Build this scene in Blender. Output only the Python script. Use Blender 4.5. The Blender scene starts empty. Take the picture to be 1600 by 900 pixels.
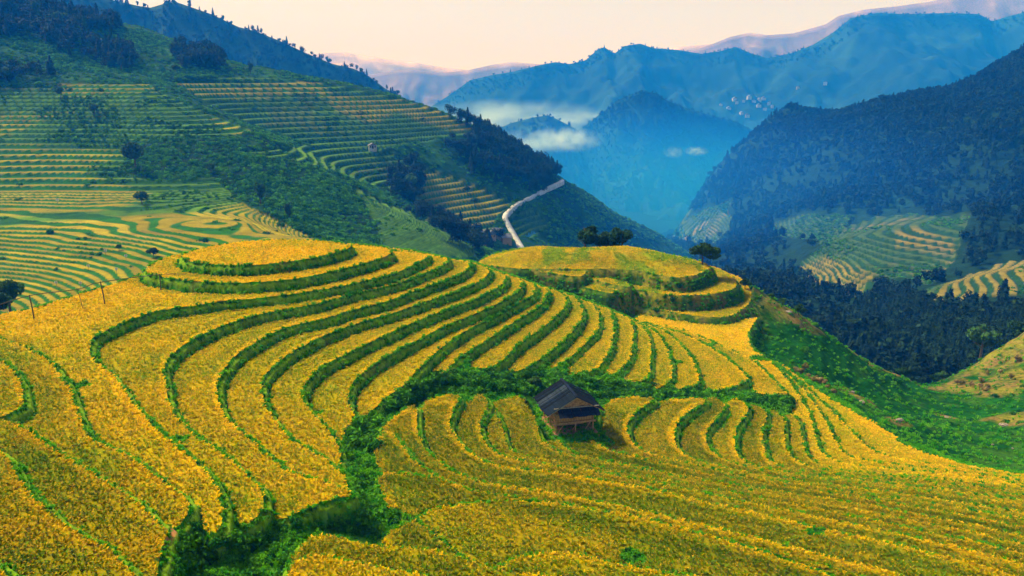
import bpy, bmesh, math, random
import numpy as np
from mathutils import Vector, Matrix
random.seed(7)
rng = np.random.default_rng(11)
sc = bpy.context.scene
COL = sc.collection

# ------------------------------------------------------------------ camera
F = 1256.0                    # focal length in pixels of the 1600 px wide photograph
CAMZ = 22.0
PITCH = math.atan((450 - 120) / F)
cam_data = bpy.data.cameras.new("camera")
cam = bpy.data.objects.new("camera", cam_data)
COL.objects.link(cam)
cam_data.sensor_width = 36.0
cam_data.lens = 36.0 * F / 1600.0
cam_data.clip_start = 0.5
cam_data.clip_end = 30000
cam.location = (0, 0, CAMZ)
cam.rotation_euler = (math.pi / 2 - PITCH, 0, 0)
sc.camera = cam

# ------------------------------------------------------------------ world, sun, exposure
SUN_EL, SUN_AZ = math.radians(46), math.radians(-55)    # azimuth from +Y towards +X
w = bpy.data.worlds.new("World"); sc.world = w; w.use_nodes = True
nt = w.node_tree; nt.nodes.clear()
out = nt.nodes.new("ShaderNodeOutputWorld")
bg = nt.nodes.new("ShaderNodeBackground")
sky = nt.nodes.new("ShaderNodeTexSky"); sky.sky_type = 'NISHITA'; sky.sun_disc = False
sky.sun_elevation = SUN_EL; sky.sun_rotation = SUN_AZ
sky.air_density = 1.0; sky.dust_density = 3.0; sky.ozone_density = 1.0
# dawn veil: the band of sky above the horizon is a warm cream all the way round
tc = nt.nodes.new("ShaderNodeTexCoord"); sep = nt.nodes.new("ShaderNodeSeparateXYZ")
ramp = nt.nodes.new("ShaderNodeValToRGB")
nt.links.new(tc.outputs["Generated"], sep.inputs[0]); nt.links.new(sep.outputs["Z"], ramp.inputs[0])
e = ramp.color_ramp.elements
e[0].position = 0.0; e[0].color = (1, 1, 1, 1)
e[1].position = 0.30; e[1].color = (0, 0, 0, 1)
mixw = nt.nodes.new("ShaderNodeMixRGB"); mixw.inputs[2].default_value = (6.2, 4.6, 1.5, 1)
nt.links.new(ramp.outputs[0], mixw.inputs[0]); nt.links.new(sky.outputs[0], mixw.inputs[1])
nt.links.new(mixw.outputs[0], bg.inputs[0]); nt.links.new(bg.outputs[0], out.inputs[0])
bg.inputs[1].default_value = 0.132
sun_d = bpy.data.lights.new("sun", 'SUN'); sun = bpy.data.objects.new("sun", sun_d); COL.objects.link(sun)
sun_d.energy = 5.0; sun_d.angle = math.radians(10); sun_d.color = (1.0, 0.86, 0.55)
sv = Vector((math.sin(SUN_AZ) * math.cos(SUN_EL), math.cos(SUN_AZ) * math.cos(SUN_EL), math.sin(SUN_EL)))
sun.rotation_euler = sv.to_track_quat('Z', 'Y').to_euler()
sc.view_settings.view_transform = 'Standard'; sc.view_settings.look = 'None'
sc.view_settings.exposure = 0.38; sc.view_settings.gamma = 1.0
sc.cycles.use_denoising = True
sc.cycles.max_bounces = 4; sc.cycles.diffuse_bounces = 2; sc.cycles.transparent_max_bounces = 8
sc.cycles.volume_bounces = 2

# ------------------------------------------------------------------ from photo pixels to the place
cp, sp_ = math.cos(PITCH), math.sin(PITCH)
def rays(px):
    px = np.asarray(px, float)
    u = (px[:, 0] - 800) / F; v = (450 - px[:, 1]) / F
    return np.stack([u, cp + v * sp_, -sp_ + v * cp], 1)
DS = 0.915
def zf(z): return z if z > -2.4 else -2.4 + (z + 2.4) * 0.8      # heights of the traced levels
def at_z(px, z):
    z = zf(z); r = rays(px); t = (z - CAMZ) / r[:, 2]
    return r[:, :2] * t[:, None]
def at_d(x, y, d):
    r = rays([(x, y)])[0]; t = d / r[1]
    return np.array([r[0] * t, d, CAMZ + r[2] * t])
def P(x, y, z):
    q = at_z([(x, y)], z)[0]
    return np.array([q[0], q[1], zf(z)])

def to_px(x, y, z):
    dep = y * cp - (z - CAMZ) * sp_; up = y * sp_ + (z - CAMZ) * cp
    return 800 + F * x / dep, 450 - F * up / dep
RICE_D = [30, 22, 14.5, 9.0, 5.0, 3.2]      # rice plants per square metre by distance
def smooth(pts, per=4, closed=False):
    p = np.asarray(pts, float); n = len(p); out = []
    rngn = n if closed else n - 1
    for i in range(rngn):
        if closed: a, b, c, d = p[i - 1], p[i], p[(i + 1) % n], p[(i + 2) % n]
        else: a, b, c, d = p[max(i - 1, 0)], p[i], p[i + 1], p[min(i + 2, n - 1)]
        for j in range(per):
            t = j / per
            out.append(0.5 * ((2 * b) + (c - a) * t + (2 * a - 5 * b + 4 * c - d) * t * t + (3 * b - a - 3 * c + d) * t ** 3))
    if not closed: out.append(p[-1])
    return np.array(out)

# value noise
def _hash(ix, iy, s):
    h = (ix.astype(np.int64) * 374761393 + iy.astype(np.int64) * 668265263 + s * 974634777) & 0xffffffff
    h = ((h ^ (h >> 13)) * 1274126177) & 0xffffffff
    return ((h ^ (h >> 16)) & 0xffff) / 65535.0
def vnoise(x, y, s=0):
    ix = np.floor(x); iy = np.floor(y); fx = x - ix; fy = y - iy
    fx = fx * fx * (3 - 2 * fx); fy = fy * fy * (3 - 2 * fy)
    a = _hash(ix, iy, s); b = _hash(ix + 1, iy, s); c = _hash(ix, iy + 1, s); d = _hash(ix + 1, iy + 1, s)
    return (a * (1 - fx) + b * fx) * (1 - fy) + (c * (1 - fx) + d * fx) * fy
def fbm(x, y, scale, octv=4, s=0):
    v = 0; a = 0.5; f = 1.0 / scale; tot = 0
    for o in range(octv):
        v = v + a * vnoise(x * f + 17.3 * o, y * f - 9.1 * o, s + o); tot += a; a *= 0.5; f *= 2.03
    return v / tot * 2 - 1
def sstep(a, b, x):
    t = np.clip((x - a) / (b - a), 0, 1); return t * t * (3 - 2 * t)

def tps_fit(pts, lam=0.02):
    p = np.array(pts, float); c = p[:, :2].mean(0); s = p[:, :2].std()
    q = (p[:, :2] - c) / s; n = len(q)
    r2 = ((q[:, None] - q[None]) ** 2).sum(-1)
    K = np.where(r2 > 0, 0.5 * r2 * np.log(np.maximum(r2, 1e-12)), 0) + lam * np.eye(n) * 0.1
    Pm = np.hstack([np.ones((n, 1)), q])
    A = np.zeros((n + 3, n + 3)); A[:n, :n] = K; A[:n, n:] = Pm; A[n:, :n] = Pm.T
    wv = np.linalg.solve(A, np.concatenate([p[:, 2], np.zeros(3)]))
    def f(x, y):
        sh = np.shape(x); x = (np.ravel(x) - c[0]) / s; y = (np.ravel(y) - c[1]) / s
        o = wv[n] + wv[n + 1] * x + wv[n + 2] * y
        for i in range(n):
            r = (x - q[i, 0]) ** 2 + (y - q[i, 1]) ** 2
            o += wv[i] * 0.5 * r * np.log(np.maximum(r, 1e-12))
        return o.reshape(sh)
    return f

def sdist(poly, x, y):
    """signed distance, negative inside"""
    d = np.full(x.shape, 1e9); ins = np.zeros(x.shape, bool)
    n = len(poly)
    for i in range(n):
        ax, ay = poly[i]; bx, by = poly[(i + 1) % n]
        ex, ey = bx - ax, by - ay; L = ex * ex + ey * ey
        if L < 1e-9: continue
        px = x - ax; py = y - ay
        t = np.clip((px * ex + py * ey) / L, 0, 1)
        d = np.minimum(d, (px - t * ex) ** 2 + (py - t * ey) ** 2)
        if ay != by:
            c = (ay > y) != (by > y)
            ins ^= c & (x < (bx - ax) * (y - ay) / (by - ay) + ax)
    d = np.sqrt(d)
    return np.where(ins, -d, d)
def inside(poly, x, y):
    ins = np.zeros(x.shape, bool); n = len(poly)
    for i in range(n):
        ax, ay = poly[i]; bx, by = poly[(i + 1) % n]
        if ay != by:
            ins ^= ((ay > y) != (by > y)) & (x < (bx - ax) * (y - ay) / (by - ay) + ax)
    return ins

# ------------------------------------------------------------------ materials
def new_mat(name, rough=0.8, spec=0.2):
    m = bpy.data.materials.new(name); m.use_nodes = True
    b = m.node_tree.nodes["Principled BSDF"]
    b.inputs["Roughness"].default_value = rough
    b.inputs["Specular IOR Level"].default_value = spec
    return m, m.node_tree, b
def soft_normal(t, b, k):
    """a leaf is bent and rolled: its lighting normal leans to the sky"""
    g = t.nodes.new("ShaderNodeNewGeometry"); sc_ = t.nodes.new("ShaderNodeVectorMath"); sc_.operation = 'MULTIPLY_ADD'
    sc_.inputs[1].default_value = (k, k, k); sc_.inputs[2].default_value = (0, 0, 1)
    nn = t.nodes.new("ShaderNodeVectorMath"); nn.operation = 'NORMALIZE'
    t.links.new(g.outputs["Normal"], sc_.inputs[0]); t.links.new(sc_.outputs[0], nn.inputs[0]); t.links.new(nn.outputs[0], b.inputs["Normal"])
def rgb_noise(name, c1, c2, scale=3.0, rough=0.8, spec=0.2, bump=0.0, coord='Object', detail=4.0, c3=None):
    m, t, b = new_mat(name, rough, spec)
    co = t.nodes.new("ShaderNodeTexCoord"); n = t.nodes.new("ShaderNodeTexNoise")
    n.inputs["Scale"].default_value = scale; n.inputs["Detail"].default_value = detail
    t.links.new(co.outputs[coord], n.inputs["Vector"])
    r = t.nodes.new("ShaderNodeValToRGB")
    r.color_ramp.elements[0].position = 0.36; r.color_ramp.elements[0].color = (*c1, 1)
    r.color_ramp.elements[1].position = 0.64; r.color_ramp.elements[1].color = (*c2, 1)
    if c3: 
        q = r.color_ramp.elements.new(0.5); q.color = (*c3, 1)
    t.links.new(n.outputs["Fac"], r.inputs[0]); t.links.new(r.outputs[0], b.inputs["Base Color"])
    if bump:
        bp = t.nodes.new("ShaderNodeBump"); bp.inputs["Distance"].default_value = bump
        t.links.new(n.outputs["Fac"], bp.inputs["Height"]); t.links.new(bp.outputs[0], b.inputs["Normal"])
    return m
def vcol_mat(name, scale=1.2, amp=0.5, bump=0.15, rough=0.9):
    """albedo from the Col attribute, broken up by fine noise"""
    m, t, b = new_mat(name, rough, 0.02)
    a = t.nodes.new("ShaderNodeAttribute"); a.attribute_name = "Col"
    co = t.nodes.new("ShaderNodeTexCoord"); n = t.nodes.new("ShaderNodeTexNoise")
    n.inputs["Scale"].default_value = scale; n.inputs["Detail"].default_value = 6; n.inputs["Roughness"].default_value = 0.7
    t.links.new(co.outputs["Object"], n.inputs["Vector"])
    mr = t.nodes.new("ShaderNodeMapRange"); mr.inputs[1].default_value = 0.3; mr.inputs[2].default_value = 0.7
    mr.inputs[3].default_value = 1 - amp; mr.inputs[4].default_value = 1 + amp
    t.links.new(n.outputs["Fac"], mr.inputs[0])
    mx = t.nodes.new("ShaderNodeVectorMath"); mx.operation = 'SCALE'
    t.links.new(a.outputs["Color"], mx.inputs[0]); t.links.new(mr.outputs[0], mx.inputs["Scale"])
    t.links.new(mx.outputs[0], b.inputs["Base Color"])
    bp = t.nodes.new("ShaderNodeBump"); bp.inputs["Distance"].default_value = bump; bp.inputs["Strength"].default_value = 1.0
    t.links.new(n.outputs["Fac"], bp.inputs["Height"]); t.links.new(bp.outputs[0], b.inputs["Normal"])
    return m
def plant_mat(name, lo, hi, var=0.35, trans=0.0, use_col=False, ripe=False, patch=6.0):
    """leaf colour that differs from plant to plant and from patch to patch"""
    m, t, b = new_mat(name, 0.8, 0.04); soft_normal(t, b, 0.9)
    oi = t.nodes.new("ShaderNodeObjectInfo")
    geo = t.nodes.new("ShaderNodeNewGeometry"); n = t.nodes.new("ShaderNodeTexNoise")
    n.inputs["Scale"].default_value = 1.0 / patch; n.inputs["Detail"].default_value = 5
    n.inputs["Roughness"].default_value = 0.65
    t.links.new(geo.outputs["Position"], n.inputs["Vector"])
    ad = t.nodes.new("ShaderNodeMath"); ad.operation = 'MULTIPLY_ADD'; ad.inputs[1].default_value = var
    t.links.new(oi.outputs["Random"], ad.inputs[0]); t.links.new(n.outputs["Fac"], ad.inputs[2])
    sb = t.nodes.new("ShaderNodeMath"); sb.operation = 'MULTIPLY_ADD'; sb.inputs[1].default_value = 2.2; sb.inputs[2].default_value = -0.6 - var * 1.1
    sb.use_clamp = True
    t.links.new(ad.outputs[0], sb.inputs[0])
    fac = sb.outputs[0]
    if ripe:
        at = t.nodes.new("ShaderNodeAttribute"); at.attribute_type = 'INSTANCER'; at.attribute_name = "ripe"
        a2 = t.nodes.new("ShaderNodeMath"); a2.operation = 'MULTIPLY_ADD'; a2.inputs[1].default_value = 0.55
        t.links.new(fac, a2.inputs[0]); a3 = t.nodes.new("ShaderNodeMath"); a3.operation = 'SUBTRACT'; a3.inputs[1].default_value = 0.28
        a3.use_clamp = False
        t.links.new(at.outputs["Fac"], a3.inputs[0]); t.links.new(a3.outputs[0], a2.inputs[2]); a2.use_clamp = True
        fac = a2.outputs[0]
    mx = t.nodes.new("ShaderNodeMixRGB"); mx.inputs[1].default_value = (*lo, 1); mx.inputs[2].default_value = (*hi, 1)
    t.links.new(fac, mx.inputs[0]); c = mx.outputs[0]
    if use_col:
        a = t.nodes.new("ShaderNodeAttribute"); a.attribute_name = "Col"
        mu = t.nodes.new("ShaderNodeMixRGB"); mu.blend_type = 'MULTIPLY'; mu.inputs[0].default_value = 1
        t.links.new(c, mu.inputs[1]); t.links.new(a.outputs["Color"], mu.inputs[2]); c = mu.outputs[0]
    t.links.new(c, b.inputs["Base Color"])
    if trans:
        tr = t.nodes.new("ShaderNodeBsdfTranslucent"); t.links.new(c, tr.inputs[0])
        ms = t.nodes.new("ShaderNodeMixShader"); ms.inputs[0].default_value = trans
        t.links.new(b.outputs[0], ms.inputs[1]); t.links.new(tr.outputs[0], ms.inputs[2])
        t.links.new(ms.outputs[0], t.nodes["Material Output"].inputs[0])
    return m

def leafcol_mat(name, trans):
    m, t, b = new_mat(name, 0.8, 0.03); soft_normal(t, b, 0.3)
    a = t.nodes.new("ShaderNodeAttribute"); a.attribute_name = "Col"; c = a.outputs["Color"]
    t.links.new(c, b.inputs["Base Color"]); tr = t.nodes.new("ShaderNodeBsdfTranslucent"); t.links.new(c, tr.inputs[0])
    ms = t.nodes.new("ShaderNodeMixShader"); ms.inputs[0].default_value = trans
    t.links.new(b.outputs[0], ms.inputs[1]); t.links.new(tr.outputs[0], ms.inputs[2]); t.links.new(ms.outputs[0], t.nodes["Material Output"].inputs[0])
    return m
M = {}
M['hill'] = vcol_mat("grassy_ground", 1.6, 0.5, 0.25)
M['far'] = vcol_mat("far_slope", 0.16, 0.35, 1.2)
M['rice_sheet'] = vcol_mat('rice_under_canopy', 3.0, 0.22, 0.05)
M['rice'] = leafcol_mat('rice_plant', 0.12)
M['grass'] = plant_mat("bank_grass", (0.02, 0.25, 0.002), (0.13, 0.42, 0.003), 0.5, 0.25, True, False, 3.0)
M['bush'] = plant_mat("bush_leaf", (0.008, 0.085, 0.006), (0.07, 0.27, 0.006), 0.5, 0.15, True, False, 8.0)
M['wood_leaf'] = plant_mat("forest_leaf", (0.005, 0.018, 0.010), (0.014, 0.040, 0.016), 0.7, 0.0, True, False, 60.0)
M['tree_leaf'] = plant_mat("tree_leaf", (0.014, 0.05, 0.014), (0.04, 0.11, 0.02), 0.6, 0.1, True, False, 3.0)
M['dry'] = plant_mat("dry_shrub_leaf", (0.16, 0.15, 0.03), (0.34, 0.24, 0.10), 0.6, 0.1, True, False, 2.0)
M['bark'] = rgb_noise("bark", (0.05, 0.035, 0.025), (0.12, 0.09, 0.06), 6, 0.9, 0.1, 0.03)
M['roof'] = rgb_noise("weathered_roof_board", (0.006, 0.010, 0.022), (0.016, 0.026, 0.052), 3.0, 0.75, 0.03, 0.01)
for q_, (a_, b_) in enumerate((((0.003, 0.007, 0.015), (0.009, 0.018, 0.036)), ((0.002, 0.004, 0.010), (0.005, 0.010, 0.020)), ((0.012, 0.02, 0.035), (0.035, 0.05, 0.075)))): M['roof%d' % q_] = rgb_noise('weathered_roof_board', a_, b_, 3.0, 0.8, 0.03, 0.02)
M['wood'] = rgb_noise("brown_timber", (0.38, 0.18, 0.075), (0.64, 0.36, 0.16), 5.0, 0.8, 0.2, 0.01)
M['pole'] = rgb_noise("grey_bamboo", (0.03, 0.03, 0.022), (0.09, 0.08, 0.055), 8, 0.7, 0.3, 0.005)
M['pale'] = rgb_noise("pale_batten", (0.35, 0.28, 0.2), (0.5, 0.42, 0.32), 6, 0.7, 0.2)
M['earth'] = rgb_noise("red_earth", (0.22, 0.10, 0.05), (0.36, 0.19, 0.10), 2.0, 0.95, 0.05, 0.05)
M['rock'] = rgb_noise("pale_rock", (0.16, 0.13, 0.11), (0.34, 0.28, 0.24), 2.0, 0.9, 0.1, 0.06)
M['white'] = rgb_noise("white_cloth", (0.7, 0.7, 0.68), (0.85, 0.85, 0.82), 4.0, 0.8, 0.2)
M['road'] = rgb_noise("pale_concrete_road", (0.42, 0.40, 0.38), (0.58, 0.56, 0.54), 0.3, 0.9, 0.1)
M['wall_w'] = rgb_noise("whitewashed_wall", (0.38, 0.37, 0.36), (0.52, 0.5, 0.48), 0.5, 0.9, 0.1)
M['roof_g'] = rgb_noise("grey_tile_roof", (0.10, 0.11, 0.13), (0.2, 0.21, 0.24), 0.7, 0.8, 0.2)
M['dark'] = rgb_noise("dark_opening", (0.01, 0.01, 0.012), (0.02, 0.02, 0.022), 1, 0.8, 0.2)

# ------------------------------------------------------------------ mesh helpers
def tag(o, label=None, cat=None, group=None, kind=None):
    if label: o['label'] = label
    if cat: o['category'] = cat
    if group: o['group'] = group
    if kind: o['kind'] = kind
    return o
def mesh_np(name, v, f, mat, col=None, smooth_=True):
    """v (n,3), f (m,3|4)"""
    me = bpy.data.meshes.new(name); v = np.asarray(v, np.float32); f = np.asarray(f, np.int32)
    me.vertices.add(len(v)); me.vertices.foreach_set("co", v.ravel())
    k = f.shape[1]; me.loops.add(f.size); me.loops.foreach_set("vertex_index", f.ravel())
    me.polygons.add(len(f)); me.polygons.foreach_set("loop_start", np.arange(0, f.size, k, dtype=np.int32))
    if smooth_: me.polygons.foreach_set("use_smooth", np.ones(len(f), bool))
    if col is not None:
        a = me.attributes.new("Col", 'FLOAT_COLOR', 'POINT')
        a.data.foreach_set("color", np.hstack([col, np.ones((len(col), 1))]).astype(np.float32).ravel())
    me.update(calc_edges=True)
    if mat: me.materials.append(mat)
    return me
def ob(name, me, parent=None, loc=(0, 0, 0), rot=(0, 0, 0)):
    o = bpy.data.objects.new(name, me); COL.objects.link(o)
    o.location = loc; o.rotation_euler = rot
    if parent: o.parent = parent
    return o
def sub_mesh(name, V, Fc, mat, C=None, origin=None):
    used = np.unique(Fc); mp = np.zeros(len(V), np.int32); mp[used] = np.arange(len(used))
    v = V[used].copy()
    if origin is not None: v = v - origin
    return mesh_np(name, v, mp[Fc], mat, None if C is None else C[used])
class MB:
    def __init__(s): s.v = []; s.f = []
    def add(s, v, f):
        n = len(s.v); s.v += [tuple(q) for q in v]; s.f += [tuple(i + n for i in q) for q in f]; return s
    def box(s, c, d, M_=None):
        v = [Vector(((i & 1) - .5, ((i >> 1) & 1) - .5, (i >> 2) - .5)) for i in range(8)]
        v = [Vector((a.x * d[0], a.y * d[1], a.z * d[2])) for a in v]
        if M_ is not None: v = [M_ @ a for a in v]
        v = [a + Vector(c) for a in v]
        return s.add(v, [(0, 2, 3, 1), (4, 5, 7, 6), (0, 1, 5, 4), (2, 6, 7, 3), (0, 4, 6, 2), (1, 3, 7, 5)])
    def tube(s, pts, rad, n=7):
        pts = [Vector(p) for p in pts]; rings = []
        for i, p in enumerate(pts):
            d = (pts[min(i + 1, len(pts) - 1)] - pts[max(i - 1, 0)]).normalized()
            a = d.orthogonal().normalized(); b = d.cross(a)
            r = rad[i] if isinstance(rad, (list, tuple)) else rad
            rings.append([p + (a * math.cos(t) + b * math.sin(t)) * r for t in [2 * math.pi * k / n for k in range(n)]])
        v = [q for r in rings for q in r]; f = []
        for i in range(len(pts) - 1):
            for k in range(n):
                f.append((i * n + k, i * n + (k + 1) % n, (i + 1) * n + (k + 1) % n, (i + 1) * n + k))
        f.append(tuple(range(n - 1, -1, -1))); f.append(tuple((len(pts) - 1) * n + k for k in range(n)))
        return s.add(v, f)
    def mesh(s, name, mat):
        me = bpy.data.meshes.new(name); me.from_pydata([tuple(a) for a in s.v], [], s.f); me.update()
        me.materials.append(mat); return me
def empty(name, loc, rz=0):
    o = bpy.data.objects.new(name, None); COL.objects.link(o); o.location = loc; o.rotation_euler = (0, 0, rz)
    o.empty_display_size = 0.5
    return o

# ------------------------------------------------------------------ foreground: traced rims of the rice terraces
OUT = [(550, 379), (575, 380), (600, 383), (625, 386), (650, 390), (675, 395), (700, 401), (718, 404), (735, 405), (762, 415), (790, 425), (815, 432),
       (837, 441), (855, 447), (877, 453), (900, 460), (925, 470), (950, 479), (968, 487), (985, 494), (992, 498)]
C = {}
C[0] = [(285, 399), (295, 405), (325, 410), (375, 412), (425, 409), (487, 401), (525, 392), (547, 384), (540, 379), (500, 374), (450, 372), (400, 374), (350, 379), (310, 387), (290, 394)]
C[1] = [(228, 420), (235, 427), (247, 429), (262, 432), (300, 437), (350, 439), (400, 438), (450, 434), (500, 426), (550, 414), (587, 404), (606, 397), (612, 391), (600, 385), (560, 380), (500, 376), (450, 375), (400, 377), (350, 383), (310, 389), (270, 397), (240, 408)]
A2 = [(665, 401), (650, 410), (632, 419), (600, 429), (550, 441), (500, 450), (450, 458), (400, 463), (350, 468), (300, 475), (250, 482), (225, 489), (200, 498), (175, 509), (150, 522), (141, 535), (141, 547), (147, 560), (160, 570), (175, 581), (190, 600), (205, 622), (225, 645), (250, 671), (282, 697), (305, 715), (325, 737), (342, 762), (350, 787), (347, 812), (335, 830)]
C[3] = [(700, 406), (687, 415), (662, 425), (632, 437), (600, 446), (550, 457), (500, 471), (450, 480), (412, 487), (375, 497), (340, 509), (312, 522), (287, 537), (267, 552), (257, 570), (259, 595), (262, 620), (272, 642), (285, 657), (302, 674), (337, 697), (370, 722), (395, 745), (407, 762), (412, 778), (403, 800), (382, 815), (368, 806)]
C[4] = [(735, 414), (720, 426), (690, 437), (650, 452), (600, 470), (550, 482), (512, 494), (450, 508), (412, 525), (375, 548), (355, 567), (344, 585), (340, 602), (341, 617), (347, 637), (357, 655), (375, 669), (400, 690), (420, 707), (440, 724), (467, 737), (500, 747), (537, 757), (550, 767), (542, 773), (510, 778), (480, 788), (450, 803), (425, 808), (417, 798)]
C[5] = [(765, 424), (750, 437), (712, 453), (675, 466), (637, 479), (600, 491), (550, 505), (512, 520), (475, 537), (445, 555), (422, 575), (410, 592), (409, 612), (416, 633), (430, 652), (447, 674), (470, 690), (500, 707), (522, 724), (534, 735), (541, 750), (545, 762)]
C[6] = [(790, 431), (785, 442), (750, 462), (700, 480), (650, 500), (600, 522), (562, 540), (512, 565), (489, 582), (475, 600), (471, 617), (482, 635), (500, 655), (517, 672), (526, 688), (532, 705), (531, 722)]
C[7] = [(815, 440), (810, 452), (782, 470), (737, 490), (700, 505), (650, 530), (612, 550), (585, 566), (567, 580), (550, 597), (544, 615), (546, 630), (553, 646), (549, 657), (538, 673), (534, 690), (534, 705)]
C[8] = [(836, 446), (835, 457), (825, 464), (775, 490), (737, 510), (700, 533), (668, 560), (645, 585), (630, 602), (605, 617), (583, 639), (567, 648), (556, 645)]
C[9] = [(856, 456), (851, 466), (837, 480), (800, 503), (762, 528), (725, 551), (705, 567), (697, 580), (689, 582), (675, 577)]
C[10] = [(886, 466), (880, 482), (850, 508), (812, 535), (787, 559), (767, 571), (750, 573), (737, 571), (734, 565)]
C[11] = [(911, 480), (907, 500), (875, 535), (839, 562), (820, 573), (805, 578), (795, 577), (792, 571)]
C[12] = [(937, 488), (935, 512), (910, 539), (887, 560), (868, 571), (857, 572), (852, 567)]
C[13] = [(955, 484), (960, 508), (955, 540), (945, 560), (930, 576), (905, 580), (887, 584), (884, 580)]
C[14] = [(986, 499), (990, 515), (989, 535), (985, 556), (974, 573), (955, 584), (950, 580)]
C[15] = [(996, 502), (1013, 518), (1017, 542), (1017, 570), (1014, 585), (1007, 592), (990, 594), (976, 595), (975, 589)]
C[16] = [(1000, 503), (1022, 514), (1037, 530), (1046, 549), (1051, 572), (1050, 587), (1037, 602), (1023, 606), (1019, 600)]
C[17] = [(1003, 503), (1035, 513), (1062, 533), (1080, 556), (1091, 578), (1092, 590), (1086, 600), (1062, 606), (1053, 604)]
C[18] = [(1006, 503), (1050, 514), (1087, 528), (1125, 549), (1155, 573), (1167, 586), (1166, 594), (1137, 605), (1105, 611), (1097, 608)]
C[19] = [(1009, 503), (1045, 508), (1080, 518), (1125, 537), (1175, 560), (1200, 582), (1217, 600), (1231, 613), (1210, 616), (1185, 615)]
CZ = {0: 0.0, 1: -1.2, 3: -3.6, 4: -4.8, 5: -6.0, 6: -7.2, 7: -8.4, 8: -9.6, 9: -10.8, 10: -12.0, 11: -13.2, 12: -14.4, 13: -15.2, 14: -16.05, 15: -16.9, 16: -17.7, 17: -18.5, 18: -19.35, 19: -20.1}
C[2] = A2; CZ[2] = -2.4
trim = {3: 29, 9: 7, 10: 6, 11: 4, 12: 4, 13: 4, 14: 5, 15: 4, 16: 5, 17: 5, 18: 6, 19: 6}   # how many points of the rim above are shared
Wc = {k: smooth(at_z(c, CZ[k]), 4, k in (0, 1)) for k, c in C.items()}
fields = []      # (z, world polygon, label, ripe, tone)
ORD = ['third', 'fourth', 'fifth', 'sixth', 'seventh', 'eighth', 'ninth', 'tenth', 'eleventh', 'twelfth', 'thirteenth', 'fourteenth', 'fifteenth', 'sixteenth', 'seventeenth', 'eighteenth', 'nineteenth']
fields.append((0.0, Wc[0], "small oval golden rice field on the very summit of the near hill", 0.85))
fields.append((-1.2, Wc[1], "golden rice terrace ringing the oval summit field", 0.8))
C2full = A2 + [(318, 822), (300, 800), (270, 780), (200, 790), (60, 720), (-150, 680), (-260, 600), (-260, 540), (-100, 510), (0, 489), (30, 483), (60, 477), (95, 466), (130, 455), (170, 443), (200, 434), (225, 424), (240, 417), (300, 400), (400, 384), (500, 382), (560, 383), (610, 389), (650, 393), (668, 396)]
fields.append((-2.4, smooth(at_z(C2full, -2.4), 3, True), "wide golden rice plateau at the left, crossed by the line of posts and bamboo rail", 0.78))
for k in range(3, 20):
    tx = C[k][0][0]
    back = [(x, y + 1.2) for x, y in OUT if tx - 130 < x < tx + 2]
    if k >= 15: back = [(950, 481), (975, 491), (994, 500)]
    wb = at_z(back, CZ[k])
    inner = C[k - 1][:trim[k]] if k in trim else C[k - 1]
    wi = smooth(at_z(inner, CZ[k - 1]), 4)
    poly = np.vstack([wb, Wc[k], wi[::-1]])
    side = "long curved" if k < 9 else ("slender curved" if k < 14 else "narrow finger-shaped")
    fields.append((CZ[k], poly, f"{side} golden rice terrace, {ORD[k-3]} step down from the summit towards the gully", 0.66 if k < 9 else 0.62))
# left-hand fields that rise towards the viewer
B = [(-1.6, [(-90, 505), (-40, 514), (0, 525), (32, 536), (60, 550), (82, 565), (95, 582), (108, 603), (117, 625), (127, 655), (140, 679), (155, 687), (190, 702), (215, 719), (237, 735), (260, 750), (283, 768), (295, 782), (290, 800), (276, 818), (262, 823), (230, 820), (100, 760), (-100, 700), (-160, 600)], "golden rice terrace between the left plateau and the corner field, narrowing to the gully", 0.5),
     (-0.8, [(-90, 548), (-40, 552), (0, 560), (18, 572), (30, 590), (35, 610), (35, 630), (16, 641), (0, 647), (-60, 655), (-120, 600)], "small rounded rice field at the left edge with a dark green bank round it", 0.5),
     (-0.7, [(-120, 655), (-60, 648), (0, 651), (20, 657), (50, 672), (80, 695), (125, 722), (160, 745), (195, 765), (225, 786), (248, 813), (261, 823), (252, 850), (246, 875), (242, 900), (242, 950), (200, 1050), (-150, 950)], "broad orange-tinged rice terrace in the lower left, ending at a reddish earth path", 0.34),
     (0.2, [(-100, 668), (-50, 680), (0, 702), (20, 724), (38, 757), (65, 782), (95, 807), (125, 827), (160, 847), (185, 867), (205, 887), (210, 905), (212, 950), (150, 1060), (-160, 980)], "nearest rice terrace in the bottom left corner behind a thin green rim", 0.28),
     (1.1, [(-100, 835), (-60, 850), (0, 880), (14, 897), (20, 930), (0, 1000), (-160, 980)], "sliver of rice terrace cut by the bottom left corner of the view", 0.34)]
for z, p, lb, r in B: fields.append((z, smooth(at_z(p, z), 3, True), lb, r))
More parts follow.
